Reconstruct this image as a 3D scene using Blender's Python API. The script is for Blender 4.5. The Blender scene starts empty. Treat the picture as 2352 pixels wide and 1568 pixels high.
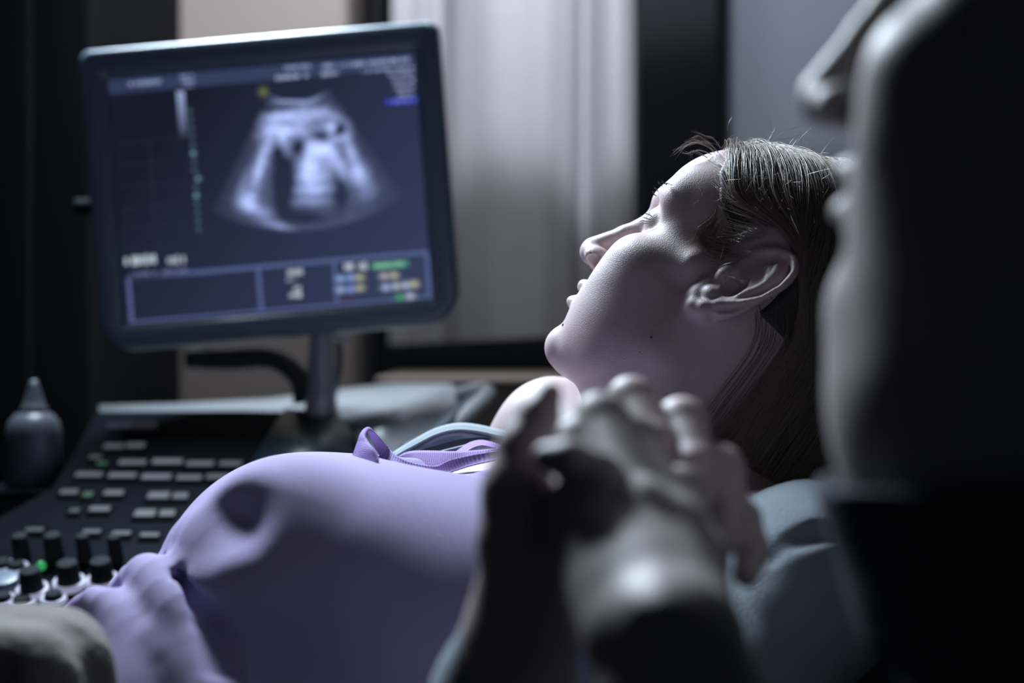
import bpy, bmesh, math, random
import numpy as np
from mathutils import Vector, Matrix

S = bpy.context.scene
FPX = 50.0 / 36.0 * 2352.0
CAM_Z = 1.2

# ------------------------------------------------------------ camera, world, lights
cam_d = bpy.data.cameras.new('camera')
cam = bpy.data.objects.new('camera', cam_d)
S.collection.objects.link(cam)
cam.location = (0, 0, CAM_Z)
cam.rotation_euler = (math.pi / 2, 0, 0)
cam_d.lens = 50; cam_d.sensor_width = 36
cam_d.clip_start = 0.02
cam_d.dof.use_dof = True
cam_d.dof.focus_distance = 1.0
cam_d.dof.aperture_fstop = 2.9
S.camera = cam

w = bpy.data.worlds.new('world'); S.world = w
w.use_nodes = True
bg = w.node_tree.nodes['Background']
bg.inputs[0].default_value = (0.30, 0.42, 0.66, 1)
bg.inputs[1].default_value = 0.020

S.view_settings.view_transform = 'Standard'
S.view_settings.look = 'None'
S.view_settings.gamma = 1
S.view_settings.exposure = 0.0
S.view_settings.use_curve_mapping = False
S.cycles.use_denoising = True
S.cycles.max_bounces = 6
S.cycles.sample_clamp_indirect = 4


def W(px, py, d):
    """a point of the room: seen at (px, py) from the doorway, d metres in"""
    return Vector(((px - 1176) / FPX * d, d, CAM_Z + (784 - py) / FPX * d))


def light(name, kind, loc, target, energy, color, **kw):
    l = bpy.data.lights.new(name, kind)
    o = bpy.data.objects.new(name, l)
    S.collection.objects.link(o)
    o.location = loc
    o.rotation_euler = (Vector(target) - Vector(loc)).to_track_quat('-Z', 'Y').to_euler()
    l.energy = energy; l.color = color
    for k, v in kw.items():
        setattr(l, k, v)
    return o


# ceiling lamp over the far side of the couch
light('ceiling_lamp', 'AREA', (-0.46, 1.68, 2.16), (0.02, 0.90, 1.08), 21.5, (0.74, 0.87, 1.0), shape='RECTANGLE', size=0.4, size_y=0.3, spread=math.radians(110))
# lamp over the curtained window
light('curtain_lamp', 'SPOT', (0.14, 1.62, 2.5), (0.14, 2.6, 2.5), 82, (0.90, 0.92, 1.0), spot_size=math.radians(100), spot_blend=0.14, shadow_soft_size=0.03)
light('added_curtain_fill', 'SPOT', (0.0, 1.75, 2.5), (-0.05, 2.6, 1.3), 26, (0.95, 0.95, 1.0), spot_size=math.radians(130), spot_blend=0.5, shadow_soft_size=0.1)  # added wide fill, no lamp there: lifts the lower curtain, desk and beige wall

# ------------------------------------------------------------ helpers


def link(o, parent=None):
    S.collection.objects.link(o)
    if parent is not None:
        o.parent = parent
    return o


def tag(o, label=None, cat=None, group=None, kind=None):
    if label: o['label'] = label
    if cat: o['category'] = cat
    if group: o['group'] = group
    if kind: o['kind'] = kind
    return o


def empty(name, loc=(0, 0, 0)):
    o = bpy.data.objects.new(name, None)
    o.location = loc
    o.empty_display_size = 0.05
    return link(o)


def mesh_obj(name, verts, faces, mat, parent=None, smooth=True, origin=None):
    me = bpy.data.meshes.new(name)
    v = np.asarray(verts, dtype=np.float64)
    if origin is not None:
        v = v - np.array(origin)
    if isinstance(faces, np.ndarray):
        n, k = faces.shape
        me.vertices.add(len(v)); me.vertices.foreach_set('co', v.astype(np.float32).ravel())
        me.loops.add(n * k); me.loops.foreach_set('vertex_index', faces.astype(np.int32).ravel())
        me.polygons.add(n)
        me.polygons.foreach_set('loop_start', (np.arange(n) * k).astype(np.int32))
        me.update(calc_edges=True)
        me.validate()
    else:
        me.from_pydata([tuple(p) for p in v], [], faces)
    if smooth:
        me.polygons.foreach_set('use_smooth', np.ones(len(me.polygons), dtype=bool))
    me.materials.append(mat)
    me.update()
    o = bpy.data.objects.new(name, me)
    if origin is not None:
        o.location = origin
    if parent is not None:
        # parts keep their world place: parents are empties or meshes moved by .location only
        link(o, parent)
        o.location = Vector(o.location) - world_loc(parent)
    else:
        link(o)
    return o


def world_loc(o):
    v = Vector(o.location)
    while o.parent is not None:
        o = o.parent
        v += Vector(o.location)
    return v


def bm_obj(name, bm, mat, parent=None, smooth=True, bevel=0.0, segs=3, angle=35):
    me = bpy.data.meshes.new(name)
    if bevel > 0:
        ed = [e for e in bm.edges if len(e.link_faces) == 2 and e.calc_face_angle(0) > math.radians(angle)]
        bmesh.ops.bevel(bm, geom=ed, offset=bevel, segments=segs, profile=0.6, affect='EDGES', clamp_overlap=True)
    bmesh.ops.recalc_face_normals(bm, faces=bm.faces)
    bm.to_mesh(me); bm.free()
    if smooth:
        me.polygons.foreach_set('use_smooth', np.ones(len(me.polygons), dtype=bool))
    me.materials.append(mat)
    o = bpy.data.objects.new(name, me)
    link(o, parent)
    if parent is not None:
        o.location = -world_loc(parent)
    return o


def add_box(bm, c, size, rot=None):
    r = bmesh.ops.create_cube(bm, size=1)
    m = Matrix.Translation(Vector(c)) @ (rot.to_4x4() if rot is not None else Matrix()) @ Matrix.Diagonal((*size, 1))
    bmesh.ops.transform(bm, matrix=m, verts=r['verts'])
    return r['verts']


def add_cyl(bm, c, r1, r2, h, rot=None, seg=32):
    r = bmesh.ops.create_cone(bm, cap_ends=True, segments=seg, radius1=r1, radius2=r2, depth=h)
    m = Matrix.Translation(Vector(c)) @ (rot.to_4x4() if rot is not None else Matrix())
    bmesh.ops.transform(bm, matrix=m, verts=r['verts'])
    return r['verts']


def tube(points, radii, seg=10, caps=True):
    P = [Vector(p) for p in points]; n = len(P)
    V = []; F = []
    t0 = (P[1] - P[0]).normalized()
    up = Vector((0, 0, 1)) if abs(t0.z) < 0.9 else Vector((1, 0, 0))
    nrm = t0.cross(up).normalized()
    for i in range(n):
        t = (P[min(i + 1, n - 1)] - P[max(i - 1, 0)]).normalized()
        nrm = (nrm - t * nrm.dot(t)).normalized()
        b = t.cross(nrm)
        r = radii[i] if hasattr(radii, '__len__') else radii
        for k in range(seg):
            a = 2 * math.pi * k / seg
            V.append(P[i] + (nrm * math.cos(a) + b * math.sin(a)) * r)
    for i in range(n - 1):
        for k in range(seg):
            k2 = (k + 1) % seg
            F.append((i * seg + k, i * seg + k2, (i + 1) * seg + k2, (i + 1) * seg + k))
    if caps:
        F.append(tuple(range(seg - 1, -1, -1)))
        F.append(tuple((n - 1) * seg + k for k in range(seg)))
    return V, F


def smooth_path(pts, n=60):
    """Catmull-Rom through pts (any dimension)"""
    P = np.array(pts, dtype=float)
    P = np.vstack([2 * P[0] - P[1], P, 2 * P[-1] - P[-2]])
    m = len(P) - 3
    out = []
    for q in np.linspace(0, m - 1e-6, n):
        i = int(q); t = q - i
        a, b, c, d = P[i:i + 4]
        out.append(0.5 * ((2 * b) + (c - a) * t + (2 * a - 5 * b + 4 * c - d) * t * t + (3 * b - a - 3 * c + d) * t ** 3))
    return np.array(out)


# ------------------------------------------------------------ materials
def mat_new(name):
    m = bpy.data.materials.new(name); m.use_nodes = True
    nt = m.node_tree
    return m, nt, nt.nodes['Principled BSDF']


def mat(name, color, rough=0.5, metal=0.0, var=0.0, vscale=20.0, bump=0.0, bscale=200.0, sheen=0.0, sss=0.0, coat=0.0, spec=0.5, detail=3):
    m, nt, p = mat_new(name)
    N = nt.nodes; Lk = nt.links
    p.inputs['Base Color'].default_value = (*color, 1)
    p.inputs['Roughness'].default_value = rough
    p.inputs['Metallic'].default_value = metal
    p.inputs['Specular IOR Level'].default_value = spec
    if coat: p.inputs['Coat Weight'].default_value = coat
    if sheen:
        p.inputs['Sheen Weight'].default_value = sheen
        p.inputs['Sheen Roughness'].default_value = 0.4
        p.inputs['Sheen Tint'].default_value = (*color, 1)
    if sss:
        p.inputs['Subsurface Weight'].default_value = sss
        p.inputs['Subsurface Radius'].default_value = (0.9, 0.35, 0.2)
        p.inputs['Subsurface Scale'].default_value = 0.006
    tc = N.new('ShaderNodeTexCoord')
    if var:
        n = N.new('ShaderNodeTexNoise'); n.inputs['Scale'].default_value = vscale; n.inputs['Detail'].default_value = 4
        Lk.new(tc.outputs['Object'], n.inputs['Vector'])
        r = N.new('ShaderNodeMapRange')
        r.inputs['To Min'].default_value = 1 - var; r.inputs['To Max'].default_value = 1 + var
        Lk.new(n.outputs['Fac'], r.inputs['Value'])
        mx = N.new('ShaderNodeMix'); mx.data_type = 'RGBA'; mx.blend_type = 'MULTIPLY'
        mx.inputs['Factor'].default_value = 1
        mx.inputs['A'].default_value = (*color, 1)
        Lk.new(r.outputs['Result'], mx.inputs['B'])
        Lk.new(mx.outputs['Result'], p.inputs['Base Color'])
    if bump:
        n = N.new('ShaderNodeTexNoise'); n.inputs['Scale'].default_value = bscale; n.inputs['Detail'].default_value = detail
        Lk.new(tc.outputs['Object'], n.inputs['Vector'])
        b = N.new('ShaderNodeBump'); b.inputs['Strength'].default_value = 1; b.inputs['Distance'].default_value = bump
        Lk.new(n.outputs['Fac'], b.inputs['Height'])
        Lk.new(b.outputs['Normal'], p.inputs['Normal'])
    return m


def mat_emit(name, color, strength, base=(0.02, 0.02, 0.02)):
    m, nt, p = mat_new(name)
    p.inputs['Base Color'].default_value = (*base, 1)
    p.inputs['Emission Color'].default_value = (*color, 1)
    p.inputs['Emission Strength'].default_value = strength
    p.inputs['Roughness'].default_value = 0.3
    return m


# ------------------------------------------------------------ signed distance shapes (numpy)
def smin(a, b, k):
    h = np.clip(0.5 + 0.5 * (b - a) / k, 0, 1)
    return b + (a - b) * h - k * h * (1 - h)


def smax(a, b, k):
    return -smin(-a, -b, k)


def s_ell(p, c, r, R=None):
    q = p - np.array(c)
    if R is not None:
        q = q @ R            # columns of R are the ellipsoid's axes
    r = np.array(r)
    k0 = np.linalg.norm(q / r, axis=-1)
    k1 = np.linalg.norm(q / (r * r), axis=-1)
    return np.where(k1 < 1e-9, -r.min(), k0 * (k0 - 1.0) / np.maximum(k1, 1e-9))


def s_cap(p, a, b, ra, rb=None):
    if rb is None: rb = ra
    a = np.array(a); b = np.array(b)
    ba = b - a
    t = np.clip(((p - a) @ ba) / max(float(ba @ ba), 1e-12), 0, 1)
    return np.linalg.norm(p - a - t[..., None] * ba, axis=-1) - (ra + (rb - ra) * t)


def s_chain(p, pts, rad, k=0.0):
    d = None
    for i in range(len(pts) - 1):
        e = s_cap(p, pts[i], pts[i + 1], rad[i], rad[i + 1])
        d = e if d is None else (smin(d, e, k) if k > 0 else np.minimum(d, e))
    return d


def axes(*vs):
    """orthonormal columns from a main direction and a hint"""
    a = Vector(vs[0]).normalized()
    b = Vector(vs[1]); b = (b - a * b.dot(a)).normalized()
    c = a.cross(b)
    return np.array([[a.x, b.x, c.x], [a.y, b.y, c.y], [a.z, b.z, c.z]])


def sdf_mesh(f, lo, hi, h, newton=2, lip=1.35):
    """sparse surface nets; returns verts (N,3), quads (M,4)"""
    lo = np.array(lo, float); hi = np.array(hi, float)
    B = 8
    nb = np.ceil((hi - lo) / (h * B)).astype(int)
    gx, gy, gz = np.meshgrid(*[np.arange(k) for k in nb], indexing='ij')
    blk = np.stack([gx, gy, gz], -1).reshape(-1, 3)
    cen = lo + (blk + 0.5) * h * B
    d = np.concatenate([f(c) for c in np.array_split(cen, max(1, len(cen) // 200000))])
    blk = blk[np.abs(d) < h * B * 0.87 * lip + 2 * h]
    o = np.arange(B + 1)
    off = np.stack(np.meshgrid(o, o, o, indexing='ij'), -1)
    D = np.empty((len(blk), B + 1, B + 1, B + 1), np.float32)
    step = 400
    for i in range(0, len(blk), step):
        g = blk[i:i + step, None, None, None, :] * B + off[None]
        D[i:i + step] = f((lo + g * h).reshape(-1, 3)).reshape(g.shape[:-1])
    neg = D < 0
    cnt = sum(neg[:, a:a + B, b:b + B, c:c + B].astype(np.int8) for a in (0, 1) for b in (0, 1) for c in (0, 1))
    bi, ci, cj, ck = np.nonzero((cnt > 0) & (cnt < 8))
    nm = nb * B + 2

    def key(g):
        return (g[..., 0].astype(np.int64) * nm[1] + g[..., 1]) * nm[2] + g[..., 2]
    cg = blk[bi] * B + np.stack([ci, cj, ck], -1)
    acc = np.zeros((len(bi), 3)); num = np.zeros(len(bi))
    for ax in range(3):
        for u in (0, 1):
            for v in (0, 1):
                a0 = [u, v]; a0.insert(ax, 0); a1 = list(a0); a1[ax] = 1
                da = D[bi, ci + a0[0], cj + a0[1], ck + a0[2]]
                db = D[bi, ci + a1[0], cj + a1[1], ck + a1[2]]
                m = (da < 0) != (db < 0)
                t = np.where(m, da / np.where(m, da - db, 1), 0)
                pt = np.tile(np.array(a0, float), (len(bi), 1)); pt[:, ax] = t
                acc[m] += pt[m]; num[m] += 1
    V = lo + (cg + acc / num[:, None]) * h
    keys = key(cg)
    order = np.argsort(keys); sk = keys[order]
    Q = []
    for ax in range(3):
        sl = [slice(0, B)] * 3; s2 = [slice(0, B)] * 3; s2[ax] = slice(1, B + 1)
        A = neg[:, sl[0], sl[1], sl[2]]; Bn = neg[:, s2[0], s2[1], s2[2]]
        b_, i_, j_, k_ = np.nonzero(A != Bn)
        g = blk[b_] * B + np.stack([i_, j_, k_], -1)
        flip = A[b_, i_, j_, k_]
        u = (ax + 1) % 3; v = (ax + 2) % 3
        quad = []
        ok = np.ones(len(g), bool)
        for du, dv in ((1, 1), (0, 1), (0, 0), (1, 0)):
            gg = g.copy(); gg[:, u] -= du; gg[:, v] -= dv
            kk = key(gg)
            ix = np.clip(np.searchsorted(sk, kk), 0, len(sk) - 1)
            ok &= (sk[ix] == kk) & (gg.min(1) >= 0)
            quad.append(order[ix])
        quad = np.stack(quad, 1)
        quad = np.where(flip[:, None], quad, quad[:, ::-1])[ok]
        Q.append(quad)
    Q = np.concatenate(Q)
    e = h * 0.25
    for _ in range(newton):
        d0 = f(V)
        G = np.stack([(f(V + np.eye(3)[k] * e) - f(V - np.eye(3)[k] * e)) / (2 * e) for k in range(3)], -1)
        g2 = np.maximum((G * G).sum(1), 0.15)
        stepv = -(d0 / g2)[:, None] * G
        ln = np.linalg.norm(stepv, axis=1, keepdims=True)
        V = V + stepv * np.minimum(1, 0.6 * h / np.maximum(ln, 1e-12))
    return V, Q


def sdf_grad(f, V, e=0.0006):
    G = np.stack([(f(V + np.eye(3)[k] * e) - f(V - np.eye(3)[k] * e)) / (2 * e) for k in range(3)], -1)
    return G / np.maximum(np.linalg.norm(G, axis=1, keepdims=True), 1e-9)
# ------------------------------------------------------------ the room
def Z(z): return CAM_Z + z


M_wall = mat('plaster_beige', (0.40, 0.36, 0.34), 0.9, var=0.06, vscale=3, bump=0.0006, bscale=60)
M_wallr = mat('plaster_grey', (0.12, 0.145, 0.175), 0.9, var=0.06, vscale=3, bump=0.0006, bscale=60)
M_dark = mat('dark_laminate', (0.008, 0.010, 0.014), 0.85, var=0.1, vscale=5, spec=0.2)
M_floor = mat('vinyl_floor', (0.06, 0.06, 0.065), 0.5, var=0.15, vscale=8)
M_ceil = mat('ceiling_paint', (0.4, 0.4, 0.42), 0.9)
M_wood = mat('desk_wood', (0.20, 0.155, 0.125), 0.55, var=0.25, vscale=12)
M_curt = mat('curtain_cloth', (0.40, 0.40, 0.43), 0.9, var=0.05, vscale=30, bump=0.0003, bscale=900)


def struct_box(name, c, size, m):
    bm = bmesh.new(); add_box(bm, (0, 0, 0), size)
    o = bm_obj(name, bm, m, smooth=False); o.location = c
    return tag(o, kind='structure')


struct_box('floor', (0, 1.0, -0.025), (5, 5.4, 0.05), M_floor)
struct_box('ceiling', (0, 1.0, 2.725), (5, 5.4, 0.05), M_ceil)
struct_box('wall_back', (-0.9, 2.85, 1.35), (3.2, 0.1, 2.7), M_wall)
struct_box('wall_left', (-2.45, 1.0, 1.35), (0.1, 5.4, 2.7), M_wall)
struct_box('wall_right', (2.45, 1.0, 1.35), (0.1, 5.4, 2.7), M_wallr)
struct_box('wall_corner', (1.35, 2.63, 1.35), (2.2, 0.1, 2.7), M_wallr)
# dark door post between the curtain and the grey wall, dark window post left of the curtain
x0, x1 = W(1468, 0, 2.35).x, W(1645, 0, 2.35).x
struct_box('trim_1', ((x0 + x1) / 2, 2.40, 1.35), (x1 - x0, 0.10, 2.7), M_dark)
x0, x1 = W(858, 0, 2.62).x, W(905, 0, 2.62).x
struct_box('trim_2', ((x0 + x1) / 2, 2.66, 1.35), (x1 - x0, 0.08, 2.7), M_dark)

# curtain: pleated cloth, built with thickness
cx0, cx1 = W(893, 0, 2.55).x, W(1500, 0, 2.55).x
nu, nv = 220, 24
u = np.linspace(0, 1, nu); v = np.linspace(0, 1, nv)
px = 893 + u * (1500 - 893)
fold = np.zeros(nu)
for c, wd, a in ((935, 30, -0.03), (1010, 32, -0.055), (1070, 30, 0.0), (1140, 60, 0.045), (1240, 55, 0.045), (1352, 24, -0.065), (1420, 32, 0.04), (1478, 14, -0.03)):
    fold += a * np.exp(-((px - c) / wd) ** 2)
X = cx0 + u * (cx1 - cx0)
V = []; F = []
top, bot = 2.62, 0.35
for s, off in ((0, 0.0), (1, 0.004)):
    for j in range(nv):
        z = top + (bot - top) * v[j]
        k = 1 + 0.25 * math.sin(v[j] * 9)
        for i in range(nu):
            V.append((X[i] + 0.006 * math.sin(v[j] * 5 + i * 0.05), 2.55 - fold[i] * k + off, z))
n1 = nu * nv
for j in range(nv - 1):
    for i in range(nu - 1):
        a = j * nu + i
        F.append((a, a + 1, a + nu + 1, a + nu)); F.append((n1 + a + nu, n1 + a + nu + 1, n1 + a + 1, n1 + a))
for j in range(nv - 1):
    for i in (0, nu - 1):
        a = j * nu + i; F.append((a, a + nu, n1 + a + nu, n1 + a))
for i in range(nu - 1):
    for j in (0, nv - 1):
        a = j * nu + i; F.append((a, a + 1, n1 + a + 1, n1 + a))
rod_root = empty('curtain', ((cx0 + cx1) / 2, 2.55, 0.35))
mesh_obj('cloth', V, F, M_curt, rod_root)
bm = bmesh.new(); add_cyl(bm, ((cx0 + cx1) / 2, 2.55, 2.63), 0.012, 0.012, cx1 - cx0 + 0.1, Matrix.Rotation(math.pi / 2, 3, 'Y'))
bm_obj('curtain_rod', bm, M_dark, rod_root)
tag(rod_root, 'pale grey pleated curtain hanging beside the black post behind the monitor', 'curtain')

# dark cabinet top band and wooden desk under the window
desk = empty('desk', (0.05, 2.1, 0))


def dbox(name, m, p0, p1, y0, y1, bev=0.004, par=None):
    """box whose front face spans photo points p0..p1 at depth y0"""
    a = W(p0[0], p0[1], y0); b = W(p1[0], p1[1], y0)
    bm = bmesh.new(); add_box(bm, ((a.x + b.x) / 2, (y0 + y1) / 2, (a.z + b.z) / 2), (abs(b.x - a.x), y1 - y0, abs(b.z - a.z)))
    return bm_obj(name, bm, m, par, bevel=bev)


dbox('worktop', M_wood, (862, 866), (1300, 884), 1.90, 2.26, par=desk)
dbox('front_panel', M_wood, (870, 884), (1296, 1300), 1.92, 1.94, par=desk)
a = W(870, 1200, 1.94); b = W(1296, 1200, 1.94)
bm = bmesh.new(); add_box(bm, ((a.x + b.x) / 2, 2.09, a.z / 2), (b.x - a.x, 0.30, a.z))
bm_obj('drawer_unit', bm, M_wood, desk, bevel=0.004)
tag(desk, 'brown wooden desk with a plain front behind the ultrasound console, below the curtain', 'desk')
sill = empty('window_bench', (0.1, 2.36, 0))
bm = bmesh.new()
za = W(1000, 772, 2.3).z; zb = W(1000, 880, 2.3).z
add_box(bm, (0.07, 2.36, (za + zb) / 2), (0.56, 0.14, za - zb), Matrix.Rotation(-0.05, 3, 'Y'))
bm_obj('bench_top', bm, M_dark, sill, bevel=0.004)
bm = bmesh.new(); add_box(bm, (0.07, 2.38, zb / 2 + 0.01), (0.50, 0.1, zb))
bm_obj('bench_body', bm, M_dark, sill, bevel=0.004)
tag(sill, 'low black bench along the foot of the curtain', 'bench')

# tall dark cabinet at the left
cab = empty('tall_cabinet', (-0.72, 1.95, 0))
x1 = W(205, 0, 1.8).x
bm = bmesh.new(); add_box(bm, (x1 - 0.35, 2.05, 1.05), (0.70, 0.5, 2.1)); bm_obj('cabinet_body', bm, M_dark, cab, bevel=0.006)
bm = bmesh.new(); add_box(bm, (x1 - 0.2, 1.79, 1.05), (0.26, 0.02, 2.04)); dr = bm_obj('door', bm, M_dark, cab, bevel=0.004)
bm = bmesh.new(); add_box(bm, (x1 - 0.52, 1.79, 1.05), (0.35, 0.02, 2.04)); bm_obj('door', bm, M_dark, cab, bevel=0.004)
tag(cab, 'tall black cupboard in the shade at the left, behind the gel bottle', 'cupboard')
# ------------------------------------------------------------ ultrasound machine
M_bez = mat('monitor_plastic', (0.11, 0.16, 0.21), 0.36, coat=0.3, var=0.05, vscale=20)
M_sil = mat('silver_plastic', (0.30, 0.33, 0.355), 0.28, metal=0.1, var=0.04, vscale=12)
M_pan = mat('panel_black', (0.006, 0.008, 0.012), 0.75, var=0.2, vscale=30, spec=0.03)
M_pad = mat('panel_teal', (0.02, 0.04, 0.055), 0.4)
M_knob = mat('knob_rubber', (0.012, 0.016, 0.019), 0.8, spec=0.15, bump=0.0003, bscale=600)
M_ringw = mat_emit('knob_ring', (0.52, 0.55, 0.80), 0.42, (0.3, 0.3, 0.35))
M_key = mat('key_black', (0.005, 0.006, 0.008), 0.9, spec=0.03)
M_cable = mat('cable_rubber', (0.012, 0.013, 0.018), 0.5)
LED = mat_emit('green_led', (0.05, 0.75, 0.20), 0.42)


def srgb(c):
    c = np.array(c, float) / 255
    return np.where(c <= 0.04045, c / 12.92, ((c + 0.055) / 1.055) ** 2.4)


um = empty('ultrasound_machine', (-0.45, 1.55, 0))
DM = 1.567                                    # monitor depth
TL, TR, BL = np.array((248., 183.)), np.array((951., 123.)), np.array((290., 744.))
ex = (TR - TL); ey = (BL - TL)


def MP(x, y, dy=0.0):
    p = W(x, y, DM); return Vector((p.x, DM + dy, p.z))


# screen picture, computed point by point
nx, ny = 520, 420
gu, gv = np.meshgrid(np.linspace(0, 1, nx), np.linspace(0, 1, ny))
PX = TL[0] + gu * ex[0] + gv * ey[0]
PY = TL[1] + gu * ex[1] + gv * ey[1]
rs = np.random.RandomState(7)
img = np.zeros((ny, nx, 3))
base0 = srgb((22, 26, 40)); base1 = srgb((50, 61, 90))
glow = np.clip(0.95 * gu * 0.8 + 0.5 * gv - 0.25, 0, 1)[..., None]
img[:] = base0 * (1 - glow) + base1 * glow


def blend(mask, col, add=False):
    global img
    m = np.clip(mask, 0, 1)[..., None]
    c = srgb(col)
    img = img + m * c if add else img * (1 - m) + m * c


def rect(x, y, w_, h_, sl=-0.087, soft=1.5):
    """soft box whose rows follow the tilt of the screen; x, y its centre"""
    dx = PX - x; dy = (PY - y) - sl * dx
    dx = dx - 0.075 * (PY - y)
    return np.clip((w_ / 2 - np.abs(dx)) / soft + 0.5, 0, 1) * np.clip((h_ / 2 - np.abs(dy)) / soft + 0.5, 0, 1)


def gl(x, y, sx, sy, a=0.0):
    c, s = math.cos(a), math.sin(a)
    dx = (PX - x) * c + (PY - y) * s; dy = -(PX - x) * s + (PY - y) * c
    return np.exp(-(dx / sx) ** 2 - (dy / sy) ** 2)


def marks(x, y, w_, h_, col, gap=5, k=1.0):
    """a short row of little upright marks, like a line of small type"""
    n = int(w_ / gap)
    for i in range(n):
        if rs.rand() < 0.14: continue
        xx = x - w_ / 2 + (i + 0.5) * gap
        yy = y - 0.087 * (xx - x)
        hh = h_ * (0.6 + 0.4 * rs.rand())
        blend(rect(xx, yy, gap * (0.5 + 0.4 * rs.rand()), hh, soft=1) * k, col)


# top bar
bar = np.clip(((36 - 3 * gu) - gv * 577) / 2, 0, 1)
blend(bar * (0.75 + 0.25 * gu), (54, 66, 98))
marks(330, 190, 80, 11, (150, 165, 205)); marks(430, 175, 34, 9, (140, 155, 195)); marks(432, 187, 30, 9, (140, 155, 195)); marks(434, 198, 22, 6, (120, 135, 170))
marks(683, 154, 60, 11, (150, 165, 205)); marks(757, 151, 36, 10, (150, 165, 205)); marks(862, 143, 165, 11, (160, 172, 212))
marks(672, 176, 78, 11, (165, 178, 215)); marks(758, 169, 42, 11, (165, 178, 215)); marks(862, 161, 70, 10, (130, 142, 182))
for y, w_, in ((157, 66), (170, 60), (186, 50), (202, 50), (217, 38)):
    marks(952 - w_ / 2, y, w_, 9, (150, 162, 198))
blend(rect(921, 232, 76, 15), (44, 50, 150)); marks(921, 232, 70, 10, (110, 125, 220))
# grey ramp and the dots of the depth scale
blend(rect(418, 262, 17, 106) * np.clip((320 - PY) / 110, 0, 1), (150, 165, 205))
for i in range(15):
    y = 255 + i * 19.4; x = 437 + (y - 255) * 0.072
    b = 0.75 if i in (5, 8, 10) else 0.22
    rr = np.hypot(PX - x - (7 if i == 8 else 0), PY - y)
    blend(np.exp(-(rr / 4.6) ** 2) * b, (150, 200, 225))
blend(np.exp(-(np.hypot(PX - 605, PY - 211) / 9) ** 2) * (0.55 + 0.45 * np.sin(PX) * np.sin(PY)), (150, 158, 90))
# faint table at the left
for y in (322, 372, 424, 474, 520, 566):
    blend(rect(345, y, 170, 2) * 0.5, (50, 50, 62))
for x in (345,):
    blend(rect(345 + 6, 445, 3, 250) * 0.45, (50, 50, 62))
# the fan
CX, CY = 678., 98.
R_ = np.hypot(PX - CX, PY - CY); A_ = np.degrees(np.arctan2(PX - CX, PY - CY))
fan = np.clip((R_ - 131 + 0.0 * A_) / 3, 0, 1) * np.clip((436 - R_) / 10, 0, 1) * np.clip((A_ + 27.5) / 2.0, 0, 1) * np.clip((36.5 - A_) / 2.0, 0, 1)
lum = np.zeros_like(R_)
lum += 0.17 * np.exp(-((A_ - 3) / 28) ** 2)
for r0, wd, a in ((137, 4, 0.55), (160, 6, 0.22), (176, 7, 0.40), (192, 5, 0.18), (205, 9, 0.28)):
    lum += a * np.exp(-((R_ - r0 - 3 * np.sin(A_ * 0.21 + r0)) / wd) ** 2) * np.exp(-((A_ - 2) / 22) ** 2)
for x, y, sx, sy, a, k in ((640, 268, 40, 12, -0.1, .4), (715, 262, 50, 12, 0.0, .45), (655, 300, 27, 18, 0.5, .6), (648, 322, 14, 30, -0.35, .45), (690, 300, 14, 30, -0.4, .3), (760, 290, 20, 10, 0.2, .45),
                           (762, 300, 10, 22, 0.2, .4), (798, 298, 10, 20, 0, .5), (782, 318, 22, 8, -0.3, .55), (775, 270, 30, 8, .5, .35), (738, 342, 30, 14, 0.15, .95), (712, 370, 20, 42, 0.15, .85), (778, 378, 13, 38, -0.5, .6),
                           (720, 408, 34, 26, 0, .55), (722, 436, 42, 10, -0.05, .55), (715, 462, 44, 9, 0.0, .4), (748, 365, 20, 34, 0, .35), (608, 350, 11, 50, 0.35, .55), (592, 400, 12, 40, 0.25, .5), (570, 460, 20, 22, 0, .9), (588, 482, 40, 14, 0.45, .6),
                           (640, 518, 34, 8, 0.25, .6), (612, 300, 20, 26, 0.6, .45), (800, 335, 12, 26, -0.4, .4), (826, 400, 20, 30, -0.45, .8), (812, 360, 12, 30, -0.3, .45), (850, 440, 26, 16, -0.5, .25), (560, 420, 10, 40, .4, .25)):
    lum += k * gl(x, y, sx, sy, a)
for x, y, sx, sy, a, k in ((690, 335, 16, 20, 0, .45), (655, 430, 24, 60, 0.1, .35), (650, 395, 16, 30, 0, .3), (782, 297, 13, 10, 0, .55), (735, 312, 20, 8, .3, .4), (780, 440, 20, 40, 0, .25), (640, 350, 10, 18, .3, .3), (620, 250, 60, 4, 0, .3), (700, 500, 60, 20, 0, .2)):
    lum -= k * gl(x, y, sx, sy, a)
# speckle stretched across the beam
sp = rs.rand(90, 60)
gi = np.clip((R_ - 130) / 310 * 88, 0, 88); gj = np.clip((A_ + 30) / 70 * 58, 0, 58)
i0 = gi.astype(int); j0 = gj.astype(int); fi = gi - i0; fj = gj - j0
spk = (sp[i0, j0] * (1 - fi) * (1 - fj) + sp[i0 + 1, j0] * fi * (1 - fj) + sp[i0, j0 + 1] * (1 - fi) * fj + sp[i0 + 1, j0 + 1] * fi * fj)
lum = np.clip(lum, 0, None) * (0.62 + 0.76 * spk)
edge = np.clip((A_ + 29) / 12, 0.0, 1) * np.clip((38 - A_) / 14, 0.0, 1)
lum *= 0.35 + 0.65 * edge
lum = lum * np.clip(1.08 - np.clip((R_ - 330) / 130, 0, 1) * 0.55, 0, 2)
fcol = srgb((168, 184, 238)) * 1.15
img = img + (np.clip(lum, 0, 1.5) * fan)[..., None] * fcol
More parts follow.
